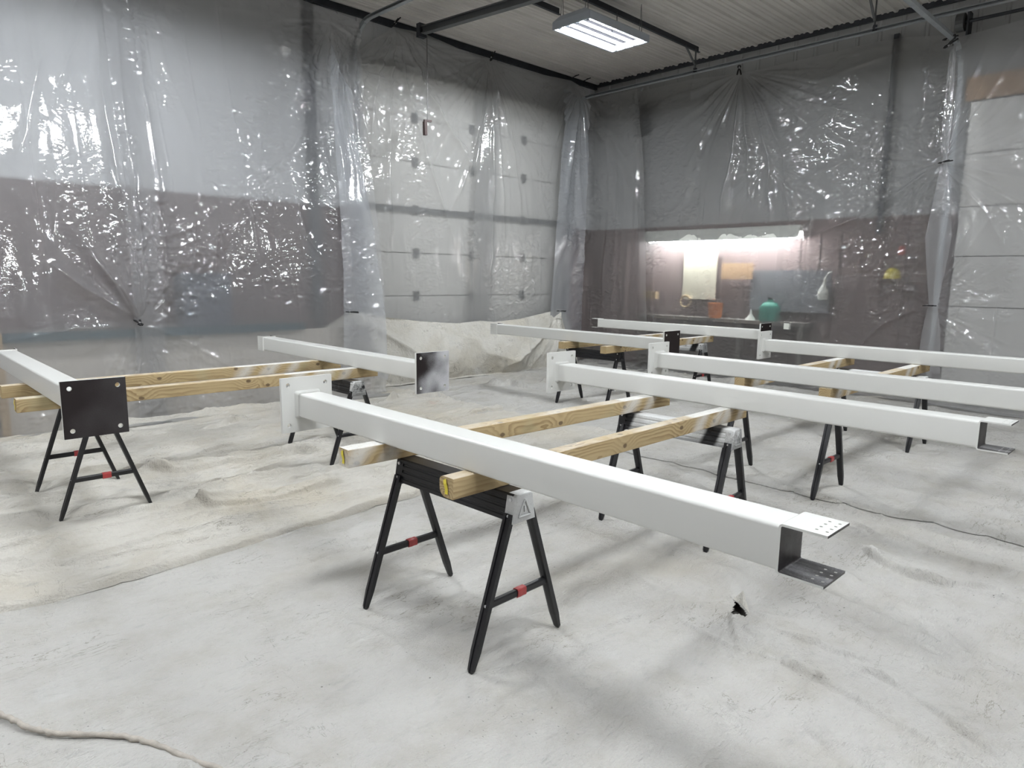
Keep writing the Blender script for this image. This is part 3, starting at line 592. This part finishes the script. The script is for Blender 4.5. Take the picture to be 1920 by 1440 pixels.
sf = wall_sheet('plastic_sheet', M['plastic'], [aR(1776, 90, 10.2), aR(1790, 85, 10.2), aR(1800, 80, 10.2)], [aR(1722, 700, 10.2), aR(1740, 705, 10.2), aR(1762, 712, 10.2)], lambda a, z, d: (10.2-d+0*a, a, z),
    'narrow rolled plastic seam clamped beside the right garage door', 'plastic sheet', [(*aR(1788, 70, 10.2), .06, 8, 2.5)], 77, .05, .004, crease=0, neck=[(0, 1.3), (1.0, .9), (1.35, .45), (2.2, 1.5), (3.0, .6), (3.2, .3), (3.6, .7), (4.6, .5)])
# canvas hung across the foot of the garage door
TT = [(4.25, .62), (4.62, .9), (5.05, 1.12), (5.6, 1.02), (6.3, .93), (7.0, .875), (7.5, .90), (7.8, .87), (8.4, .90), (9.0, .98), (9.48, 1.05), (9.66, .9), (9.75, .6)]
# canvas falls from the clamps and billows into the room
wall_sheet('drop_cloth', M['canvas3'], TT, [(4.2, 0), (7.0, 0), (9.85, 0)], lambda a, z, d: (a, 8.56-.12*sst(1-z, 0, 1)-d+0*a, z),
    'beige canvas drop cloth hung across the foot of the back garage door', 'drop cloth', dent=0, gathers=[(5.05, 1.12, .08, 6, 1.0), (9.48, 1.05, .08, 6, .9), (7.2, .9, .03, 5, .6)], seed=83, fold=.05, crink=.008, res=.02, crease=1.6, trail=.08, bill=.16, pulls=[([aD(*q, 8.45) for q in p], a_, w_) for p, a_, w_ in ((((660, 590), (760, 650), (820, 700)), .09, .08), (((655, 590), (690, 640), (720, 700)), .07, .07), (((1045, 590), (1000, 640), (930, 690)), .09, .08), (((1050, 590), (1035, 650), (1020, 690)), .06, .06), (((830, 612), (822, 640), (812, 690)), .04, .03), (((985, 630), (975, 660), (970, 690)), .04, .03), (((870, 610), (900, 660), (980, 680)), .05, .12))])

# ------------------------------------------------------------------ spring clamps
def make_clamp():
    t = thing('spring_clamp', 'x', 'clamp', (0, 0, 0), 0)
    for s in (-1, 1):
        MB().sweep([(0, s*.004, 0), (-.05, s*.018, .0), (-.11, s*.03, -.004)], rrect(.022, .014, .005, 2), scales=[.9, 1.1, 1]).build('handle', M['blackp'], t)
        MB().sweep([(0, s*.006, 0), (.03, s*.02, 0), (.055, s*.006, 0)], rrect(.02, .012, .004, 2)).build('jaw', M['blackp'], t)
    MB().tube([(0, 0, -.014), (0, 0, .014)], .011, 10).build('spring', M['bolt'], t)
    return t
CL = make_clamp(); first = True
def clamp(p, rot, label):
    global first
    o = CL if first else dup(CL, p, 0, label)
    first = False; o.location = p; o.rotation_euler = rot; o['label'] = label
p = at(262, 606, 1, 7.93); clamp(tuple(p), (0, .35, -PI/2), 'black spring clamp pinching the left plastic to the bench edge')
p = at(656, 585, 1, 7.9); clamp(tuple(p), (.2, 0, PI*.8), 'black spring clamp at the upper left corner of the hung canvas')
p = at(1050, 583, 1, 8.36); clamp(tuple(p), (.2, 0, PI*.8), 'black spring clamp at the upper right corner of the hung canvas')
p = at(1768, 304, 0, 10.12); clamp(tuple(p), (0, .1, PI/2*.7), 'black spring clamp high on the seam beside the right garage door')
p = at(1738, 573, 0, 10.1); clamp(tuple(p), (0, .05, PI/2*.7), 'black spring clamp low on the seam beside the right garage door')
p = at(1386, 128, 0, 10.3); clamp(tuple(p), (0, -1.2, .6), 'black spring clamp on the track above the bench light')
p = at(1076, 144, 1, 8.6); clamp(tuple(p), (0, .5, PI), 'black spring clamp at the room corner, left one of two')
p = at(1098, 150, 1, 8.6); clamp(tuple(p), (0, .5, PI), 'black spring clamp at the room corner, right one of two')
p = at(741, 43, 1, 8.65); clamp(tuple(p), (0, .9, PI), 'black spring clamp at top of garage-door plastic left of opener rail')
p = at(922, 108, 1, 8.65); clamp(tuple(p), (0, 1.2, PI), 'black spring clamp at the fan of folds above mid garage door')
p = at(1777, 72, 0, 10.1); clamp(tuple(p), (0, .1, PI/2*.8), 'black spring clamp under the curved track, upper one of two')
p = at(1778, 84, 0, 10.1); clamp(tuple(p), (0, .5, PI/2*.8), 'black spring clamp under the curved track, lower one of two')

# ------------------------------------------------------------------ drop cloths on the floor
SAW = [(1.968, 2.386, -88.4), (1.122, 5.498, -89.6), (3.826, 2.408, -87.0), (5.333, 2.375, -90.15), (7.456, 2.36, -90.0), (6.82, 5.56, -87.0), (3.075, 5.501, -89.3), (8.70, 5.5, -90.0)]
FEET = []
for sx, sy, a in SAW:
    c, s = math.cos(math.radians(a)), math.sin(math.radians(a))
    for i in (-1, 1):
        for j in (-1, 1): FEET.append((sx+c*i*.387-s*j*.275, sy+s*i*.387+c*j*.275))
def cloth_h(X, Y):
    left = sst(X, 5.5, 2.5); far = sst(Y, 3.2, 4.6)
    h = .012*fbm(X*.9, Y*.9, 5, 3) + .006*ridge(X*1.6+.8*vn(X, Y, 8), Y*2.6, 13)
    # long folds that run with the back wall
    h = h + far*(.018+.042*left)*np.clip(ridge(X*.36+.6*vn(X*.7, Y*.9, 3), Y*1.9+.7*vn(X*.8, Y*.5, 2), 21), 0, 1)**3
    h = h + far*(.014+.022*left)*np.clip(ridge(X*.7+.5*vn(X, Y, 6), Y*3.9+.7*vn(X*1.2, Y, 7), 27), 0, 1)**4
    h = h + far*.008*np.clip(ridge(X*1.1+.6*vn(X*2, Y*2, 91), Y*8+.9*vn(X*2, Y*3, 92), 93), 0, 1)**4
    h = h + far*.014*np.clip(ridge(X*1.6+Y*.9, Y*5-X*1.1+.6*vn(X*2, Y*2, 16), 29), 0, 1)**4
    nr = 1-far
    h = h + nr*.013*np.clip(ridge(X*.9+Y*.45, Y*2.4-X*.6+.5*vn(X*1.5, Y*1.5, 4), 33), 0, 1)**6
    h = h + .0035*np.clip(ridge(X*5+1.5*vn(X*2, Y*2, 71), Y*9+1.2*vn(X*3, Y*3, 72), 73), 0, 1)**3*sst(vn(X*1.3, Y*1.3, 74), -.2, .4)
    h = h + nr*.008*np.clip(ridge(X*2.2, Y*1.2+.7*vn(X*2, Y*2, 9), 39), 0, 1)**5
    # creases in the right foreground running down to the right
    rf = sst(X-Y, .3, 1.6)*nr
    h = h + rf*.024*np.clip(ridge((X+Y)*.55, (X-Y*.2)*2.6+.4*vn(X*2, Y*2, 14), 44), 0, 1)**5
    for cx, cy, am, k, R in ((2.0, 1.72, .012, 9, .35), (3.05, 1.48, .016, 7, .35), (4.3, 5.2, .02, 8, .5), (3.0, 4.6, .02, 7, .6), (5.2, 4.7, .015, 8, .6), (3.3, .6, .01, 9, .5)):
        th = np.arctan2(Y-cy, X-cx); r = np.hypot(X-cx, Y-cy)
        h = h + am*np.exp(-r/R)*np.minimum(r/.1, 1)*np.abs(np.sin(k*th*.5+vn(th*2, r*2, 3)))
    h = h + sst(X, 8.2, 9.4)*sst(Y, 3.0, 4.2)*.05*np.clip(fbm(X*1.3, Y*2.2, 55, 3), 0, 1)
    for fx, fy in FEET:
        k = np.exp(-((X-fx)**2+(Y-fy)**2)/.012); h = h*(1-k)
    return h
GF = [  # fold lines of the cloths as they lie: (points in the photo, height, run-out)
    (((0, 839), (80, 826), (153, 815)), .035, .10), (((251, 868), (310, 873), (365, 859), (459, 837)), .030, .12), (((386, 811), (423, 800), (463, 788)), .05, .10),
    (((230, 893), (365, 886), (503, 862), (693, 848)), .05, .14), (((175, 967), (292, 961), (401, 965), (510, 946), (693, 903)), .045, .15), (((0, 981), (91, 961), (150, 950)), .03, .10),
    (((365, 924), (459, 903), (547, 884)), .028, .10), (((0, 926), (66, 921)), .02, .1), (((717, 758), (758, 745), (817, 747), (850, 752)), .065, .10), (((900, 729), (958, 722), (996, 731)), .06, .10),
    (((942, 720), (987, 708), (1021, 704)), .05, .1), (((820, 800), (896, 781), (1033, 756)), .03, .12), (((521, 914), (637, 881), (690, 874)), .03, .10), (((500, 850), (560, 838), (640, 826)), .03, .10),
    (((1555, 958), (1603, 982), (1640, 1004)), .018, .07), (((1611, 1027), (1674, 1066), (1729, 1085), (1784, 1101), (1913, 1112)), .030, .12), (((1416, 1172), (1448, 1184), (1481, 1197), (1526, 1211), (1578, 1229), (1660, 1250)), .016, .05),
    (((1484, 1248), (1513, 1271), (1545, 1281), (1574, 1302), (1607, 1324), (1633, 1342)), .015, .05), (((1591, 1253), (1655, 1269), (1697, 1295), (1723, 1318), (1784, 1363), (1833, 1395), (1900, 1450)), .022, .07),
    (((1335, 1329), (1368, 1356), (1384, 1382), (1413, 1411)), .012, .04), (((1507, 1376), (1539, 1398), (1565, 1421)), .009, .04), (((1558, 1185), (1623, 1208), (1687, 1230), (1784, 1266), (1910, 1310)), .014, .06),
    (((1720, 1151), (1752, 1163), (1804, 1182)), .012, .05), (((1383, 1160), (1386, 1185), (1392, 1215)), .014, .04), (((1392, 1160), (1405, 1185), (1425, 1208)), .012, .04),
    (((1000, 1222), (1080, 1205), (1200, 1160), (1330, 1140)), .012, .08), (((950, 1230), (1020, 1290), (1060, 1340)), .009, .06), (((620, 1040), (760, 1020), (900, 985)), .016, .10), (((300, 1100), (560, 1060), (680, 1020)), .010, .08),
    (((1830, 990), (1920, 1010)), .02, .1), (((1440, 905), (1560, 880), (1700, 900)), .014, .12), (((1180, 800), (1300, 815), (1420, 800)), .02, .12)]
GF = [([tuple(at(*q, 2, .0)[:2]) for q in p], h*(1.9 if p[0][1] < 900 else 1.6), w_*.8) for p, h, w_ in GF]
_ch = cloth_h
def cloth_h(X, Y):
    h = _ch(X, Y); wx = X+.025*vn(X*4, Y*4, 81); wy = Y+.025*vn(X*4, Y*4, 82); g = 0*X
    for pts, am, wd in GF:
        d, sd, tt = poly_dist(wx, wy, pts); end = sst(np.minimum(tt, 1-tt)+.02, 0, .22)
        # a lap of cloth: gentle run-out away from the viewer, sheer fall towards him
        away = np.where(sd > 0, np.exp(-d/wd), np.clip(1-d/.016, 0, 1)); g = np.maximum(g, am*end*away*(.75+.5*vn(X*6, Y*6, 83)))
    keep = 1+0*X
    for fx, fy in FEET: keep = np.minimum(keep, 1-np.exp(-((X-fx)**2+(Y-fy)**2)/.008))
    return h+g*keep
def cloth(name, mat, x0, x1, y0, y1, res, label, lift=0.0, hem=None, hole=None):
    nu, nv = int((x1-x0)/res)+1, int((y1-y0)/res)+1
    X = np.linspace(x0, x1, nu)[:, None]*np.ones((1, nv)); Y = np.ones((nu, 1))*np.linspace(y0, y1, nv)[None]
    if hem is not None:   # wandering near edge with a thick rolled hem
        e = hem(X); Y = e+(Y-y0)*(y1-e)/(y1-y0)
        dist = Y-e; H = cloth_h(X, Y)+lift+.034*np.exp(-((dist-.035)/.03)**2)*(.75+.4*vn(X*2.3, 0*X, 61)) - .02*np.exp(-(dist/.012)**2)
    else: H = cloth_h(X, Y)+lift
    keep = None
    if hole is not None:
        hx = np.array(hole); cx, cy = hx.mean(0)
        r = np.hypot(X-cx, Y-cy); H = H+.022*np.exp(-(r/.09)**2)
        qx = (X[:-1, :-1]+X[1:, 1:])/2; qy = (Y[:-1, :-1]+Y[1:, 1:])/2; ins = np.ones_like(qx, bool)
        for i in range(3):
            a, b = hx[i], hx[(i+1) % 3]; ins &= ((b[0]-a[0])*(qy-a[1])-(b[1]-a[1])*(qx-a[0])) > 0
        keep = ~ins
    o = link(name, grid_mesh(name, np.stack([X, Y, H], -1), keep), mat)
    return tag(o, label, 'drop cloth')
ha = at(1371, 1157, 2, .02); hb = at(1402, 1157, 2, .02); hc = at(1380, 1126, 2, .02)
near = cloth('drop_cloth', M['canvas'], -.6, 5.2, -1.6, 4.1, .0125, 'large white paint-stained canvas drop cloth under the nearest sawhorse', 0, None, [ha[:2], hb[:2], hc[:2]])
fl = MB(); ft = at(1393, 1118, 2, .05)
fl.add([tuple(hc+np.array([-.01, .012, .008])), tuple(ft+np.array([0, 0, .03])), tuple(hb+np.array([.02, 0, .01])), tuple((hb+hc)/2+np.array([0, 0, .022]))], [(0, 3, 1), (1, 3, 2)])
fo = fl.build('torn_flap', M['canvas3'], near)
cloth('drop_cloth', M['canvas2'], -2.5, 5.6, 0, 8.75, .0145, 'rumpled canvas drop cloth with a thick rolled hem, under the far left sawhorses', .014, lambda X: 3.90+.05*vn(X*1.1, 0*X, 2)+.03*vn(X*3, 0*X, 5)-.05*sst(X, 1.2, .5)+.12*sst(X, 2.0, 3.2))
cloth('drop_cloth', M['canvas'], 5.1, 10.75, -2.6, 8.75, .018, 'white canvas drop cloth on the floor below the right-hand beams', .006)
cp = [at(*q, 2, .02) for q in ((-40, 1318), (0, 1340), (25, 1352), (50, 1365), (75, 1372), (100, 1377), (160, 1379), (230, 1381), (270, 1391), (310, 1405), (370, 1430), (430, 1452))]
cpp = []
for i in range(len(cp)-1):
    for k in range(6): q = cp[i]*(1-k/6)+cp[i+1]*k/6; cpp.append((q[0]+.003*math.sin(i*3+k), q[1]+.003*math.cos(i*5+k*2), .024))
tag(MB().tube(cpp, .0095, 8, scales=[1+.22*math.sin(i*1.7)*math.sin(i*.6) for i in range(len(cpp))]).build('rope', M['rope'], sharp=60), 'paint-stiffened rope lying on the canvas in the near left corner', 'rope')

# ------------------------------------------------------------------ sawhorses
HT, HB, WB, WT, LB, LF, WF = .72, .606, .135, .095, .838, .773, .55
def make_saw():
    t = thing('sawhorse', 'x', 'sawhorse', (0, 0, 0), 0, 'black folding steel sawhorses')
    # top rail: splayed ribbed channel
    prof = [(-WB/2, HB-.006), (-WB/2-.004, HB)]
    def side(s):
        out = []
        for k, (f, d) in enumerate(((.0, 0), (.14, 0), (.17, -.004), (.24, -.004), (.27, 0), (.42, 0), (.45, -.004), (.52, -.004), (.55, 0), (.70, 0), (.73, -.004), (.80, -.004), (.83, 0), (.96, 0))):
            yy = WB/2+(WT/2-WB/2)*f+d; out.append((s*yy, HB+(HT-HB)*f))
        return out
    ring = side(1)+[(WT/2-.006, HT), (-WT/2+.006, HT)]+side(-1)[::-1]
    MB().loft([[(x, p[0], p[1]) for p in ring] for x in (-LB/2+.02, LB/2-.02)]).build('top_rail', M['steel'], t)
    for s in (-1, 1):
        a, b = s*(LB/2-.055), s*LB/2
        o = [(-WB/2-.003, HB-.008), (WB/2+.003, HB-.008), (WT/2+.003, HT-.008), (WT/2-.008, HT+.0005), (-WT/2+.008, HT+.0005), (-WT/2-.003, HT-.008)]
        i = [(q[0]*.98, q[1]) for q in o]
        mb = MB().loft([[(x, p[0], p[1]) for p in pr_] for x, pr_ in ((a, i), (b-s*.004, o), (b, [(q[0]*.95, HB+(q[1]-HB)*.97+.001) for q in o]))])
        tri = [(b+s*.003, -.036, HB+.018), (b+s*.003, .036, HB+.018), (b+s*.003, .0, HT-.022)]
        for q in range(3): mb.tube([tri[q], tri[(q+1) % 3]], .0045, 6)
        mb.box((min(b, b+s*.006), -.004, HB+.035), (max(b, b+s*.006), .004, HB+.062))
        cap = mb.build('end_cap', M['steel'], t)
        for yy, zz in ((1, .022), (1, .092), (-1, .022), (-1, .092)):
            f = zz/(HT-HB); y0 = yy*(WB/2+(WT/2-WB/2)*f+.003)
            MB().tube([(s*(LB/2-.028), y0, HB+zz), (s*(LB/2-.028), y0+yy*.006, HB+zz)], .0075, 10).build('bolt', M['bolt'], cap)
        for q in (-1, 1):
            foot = Vector((s*LF/2, q*WF/2, .0)); top = Vector((s*(LB/2-.03), q*(WB/2-.008), HB+.03)); d = (top-foot).normalized()
            # pressed channel leg that narrows to a rounded foot
            sec = [(-.021, -.011), (-.009, -.014), (.009, -.014), (.021, -.011), (.021, .011), (.006, .013), (.004, .008), (-.004, .008), (-.006, .013), (-.021, .011)]
            MB().sweep([foot, foot+d*.012, foot+d*.05, foot+d*.09, top], sec, up=(0, q, .3), scales=[.45, .72, .86, 1, 1.06]).build('leg', M['steel'], t)
        f = .44
        ends = []
        for q in (-1, 1):
            foot = Vector((s*LF/2, q*WF/2, 0)); top = Vector((s*(LB/2-.03), q*(WB/2*.9), HB)); ends.append(foot+(top-foot)*f)
        br = MB().sweep(ends, [(-.008, -.016), (.008, -.016), (.012, -.01), (.012, .01), (.008, .016), (-.008, .016)]).build('cross_brace', M['steel'], t)
        m0 = (ends[0]+ends[1])/2+Vector((0, .012, 0)); e = Vector((0, .026, 0))
        MB().sweep([m0-e, m0-e*.3, m0+e*.4, m0+e], rrect(.033, .040, .009, 3), scales=[1, 1.04, .99, 1.02]).build('red_tape', M['tape'], br)
        for q in (0, 1):
            yy = -1 if q == 0 else 1
            MB().tube([ends[q]+Vector((s*.012, 0, 0)), ends[q]+Vector((s*.017, 0, 0))], .006, 8).tube([ends[q]+Vector((-s*.0, yy*.010, 0)), ends[q]+Vector((0, yy*.016, 0))], .006, 8).build('bolt', M['bolt'], br)
    return t
SL = ['nearest black sawhorse, grey-sprayed end cap, under the long front beam', 'black sawhorse under the far left beam whose dark square plate faces us', 'black sawhorse whose rail is largely whitened by overspray, in the middle of the room',
      'black sawhorse mostly hidden below the second beam, right of the whitened one', 'black sawhorse with white-sprayed rail under the rightmost near beam', 'black sawhorse before the hung canvas, carrying a light-ended timber pair',
      'black sawhorse with misted end cap just behind the nearest base plate', 'black sawhorse farthest back, in front of the workbench plastic']
S0 = make_saw()
for i, (x, y, a) in enumerate(SAW):
    o = S0 if i == 0 else dup(S0, (x, y, 0), 0, SL[i])
    o.location = (x, y, 0); o.rotation_euler = (0, 0, math.radians(a)); o['label'] = SL[i]; o['group'] = 'black folding steel sawhorses'
    rail = {2: 1.15, 4: 1.1, 6: .5, 7: .8}.get(i, .04); cap = {0: (.0, .85), 2: (.8, .5), 4: (.9, .8), 6: (.75, .0), 7: (.6, .4)}.get(i, (.05, 0))
    for c in o.children:
        n = c.name.split('.')[0]; c.color = (0, 0, 0, 1)
        xs = sum(v[0] for v in c.bound_box)/8
        if n == 'top_rail': c.color = (rail, 0, 0, 1)
        elif n == 'end_cap': c.color = ((cap[0], cap[1], 0, 1) if xs > 0 else (.1, 0, 0, 1))
        elif n == 'cross_brace': c.color = ((.25, 0, 0, 1) if i in (0, 3) and xs > 0 else (0, 0, 0, 1))

# ------------------------------------------------------------------ timbers
def timber(x0, y0, L, ang, label, zones=(.3, .7), amt=1.0, wane=None, tagp=False, side='a', weath=0):
    r = .005 if wane is None else wane
    t = thing('timber', label, 'timber', (x0, y0, HT), math.radians(ang), 'square timbers across the sawhorses')
    pr_ = [(p[0]+.0445, p[1]+.0445) for p in rrect(.089, .089, r, 5)]
    o = MB().loft([[(x, p[0], p[1]) for p in pr_] for x in np.linspace(0, L, 12)]).build('post', M['wood'], t, 35)
    o.color = (zones[0]/3, zones[1]/3, amt, 1)
    if tagp:
        ps = [(-.003, .052, .078), (-.007, .045, .062), (-.004, .040, .04), (-.006, .038, .018)]
        MB().sweep(ps, [(-.009, -.0008), (.009, -.0008), (.009, .0008), (-.009, .0008)], up=(1, 0, 0)).build('stapled_tag', M['tag'], t)
    return t
timber(1.697, 2.096, 2.53, .9, 'near timber with yellow end tag resting on the nearest sawhorse rail', (1.95, 2.25), 1, [.022, .004, .004, .04], True)
timber(1.62, 2.784, 2.59, -1.44, 'timber with yellow tag whose end pokes out left under the front beam', (.05, 2.15), 1, None, True)
timber(.704, 5.286, 2.684, -.36, 'knotty timber nearer us across the far left sawhorse pair', (1.9, 2.15), 1, None, True)
timber(.716, 5.961, 2.698, .1, 'timber farther back across the far left sawhorse pair', (1.75, 2.0), 1)
timber(6.518, 5.135, 2.58, 1.18, 'greenish-ended timber nearer us on the sawhorse before the hung canvas', (1.9, 2.2), .9)
timber(6.53, 5.83, 2.6, .3, 'orange-ended timber farther back before the hung canvas', (1.7, 2.2), .8)
timber(5.36, 2.745, 2.55, .8, 'timber with dark dull end behind the second beam, farther of its pair', (.25, 1.9), 1)
timber(5.347, 2.032, 2.62, .6, 'green-ended timber behind the second beam, nearer of its pair', (.2, 1.9), 1)

# ------------------------------------------------------------------ steel beams
TW, PW, PT, LT = .138, .318, .02, 2.86
def make_beam():
    t = thing('steel_beam', 'x', 'steel beam', (0, 0, 0), 0, 'white painted steel beams')
    pr_ = rrect(TW, TW, .013, 6)
    tb = MB().loft([[(p[0], y, p[1]) for p in pr_] for y in (0.0, LT)]).build('tube', M['white'], t, 35)
    MB().loft([[(p[0]*k, y, p[1]*k) for p in pr_] for y, k in ((0, 1.17), (.012, 1.10), (.028, 1.015))], caps=False).build('weld', M['white'], tb, 60)
    me = plate_mesh(PW, PW, PT, [(sx*.117, sy*.117, .0125) for sx in (-1, 1) for sy in (-1, 1)])
    me.transform(Matrix.Rotation(PI/2, 4, 'X')); me.transform(Matrix.Translation((0, -PT/2, 0)))
    by_normal(me, lambda n, c: 1 if n.y < -.5 else 0)
    link('base_plate', me, [M['white'], M['primer']], t)
    # end connector: bent channel, two drilled flanges
    W, Hc, th, fl_ = .152, .150, .007, .135
    bm = bmesh.new()
    R = .012; c0 = []
    out = [(fl_*.1, Hc/2)]+[(R-R*math.sin(a), Hc/2-R+R*math.cos(a)) for a in np.linspace(0, PI/2, 6)]
    inn = [(fl_*.1, Hc/2-th)]+[(R-(R-th)*math.sin(a), Hc/2-R+(R-th)*math.cos(a)) for a in np.linspace(0, PI/2, 6)]
    ring = out+[(p[0], -p[1]) for p in out[::-1]]+[(p[0], -p[1]) for p in inn]+inn[::-1]
    mb = MB(); mb.loft([[(x, LT+p[0], p[1]) for p in ring] for x in (-W/2, W/2)])
    m1 = mb.mesh('web'); bm.from_mesh(m1)
    Lf = fl_*.9
    holes = [(sx*.03, sy, .0045) for sx in (-1.5, -.5, .5, 1.5) for sy in (.018, .046)]
    for s in (1, -1):
        m2 = plate_mesh(W, Lf, th, holes, .001); m2.transform(Matrix.Translation((0, LT+fl_*.1+Lf/2, s*(Hc/2-th/2)))); bm.from_mesh(m2)
    me = bpy.data.meshes.new('end_connector'); bm.to_mesh(me); bm.free()
    def inner(n, c):
        if c.y > LT+fl_-.002: return 1
        if n.y > .8 and abs(c.z) < Hc/2-th: return 1
        if n.z > .3 and c.z < 0: return 1
        if n.z < -.3 and c.z > 0: return 1
        return 0
    by_normal(me, inner)
    link('end_connector', me, [M['white'], M['mist']], t)
    return t
BZ = HT+.089+TW/2
BEAMS = [  # plate x, y, heading, twist of the connector, overspray on the plate's back, label
    ((1.872, 3.66), 180.4, 0, 0, 'nearest long white steel beam, open drilled bracket end toward us'),
    ((4.075, 3.65), 179.6, 0, 0, 'second white steel beam from the front, bracket end at right'),
    ((5.41, 3.63), 181.2, 0, 0, 'third white steel beam at right, crossing out of the frame behind the second'),
    ((7.67, 3.70), 181.0, 0, 0, 'rearmost white steel beam at right, farthest of those leaving the frame'),
    ((.925, 4.30), .0, 1, 0.05, 'far left white steel beam with square dark brown plate facing us'),
    ((3.245, 4.28), .2, 1, 1, 'white steel beam with silver-misted dark plate, in front of the hung canvas'),
    ((6.75, 4.39), .1, 1, 0, 'white steel beam before the canvas whose dark plate shows above third plate'),
    ((9.09, 4.41), .6, 0, 0, 'white steel beam farthest back, nearest the workbench plastic'),
]
B0 = make_beam()
objs = [B0]+[dup(B0, (0, 0, 0), 0, 'x') for _ in BEAMS[1:]]
for o, ((x, y), a, tw, sp, lab) in zip(objs, BEAMS):
    o.location = (x, y, BZ); o.rotation_euler = (0, 0, math.radians(a)); o['label'] = lab; o['group'] = 'white painted steel beams'
    for c in o.children:
        if c.name.startswith('end_connector'): c.rotation_euler = (0, PI/2*tw, 0)
        if c.name.startswith('base_plate'): c.color = (sp, 0, 0, 1)
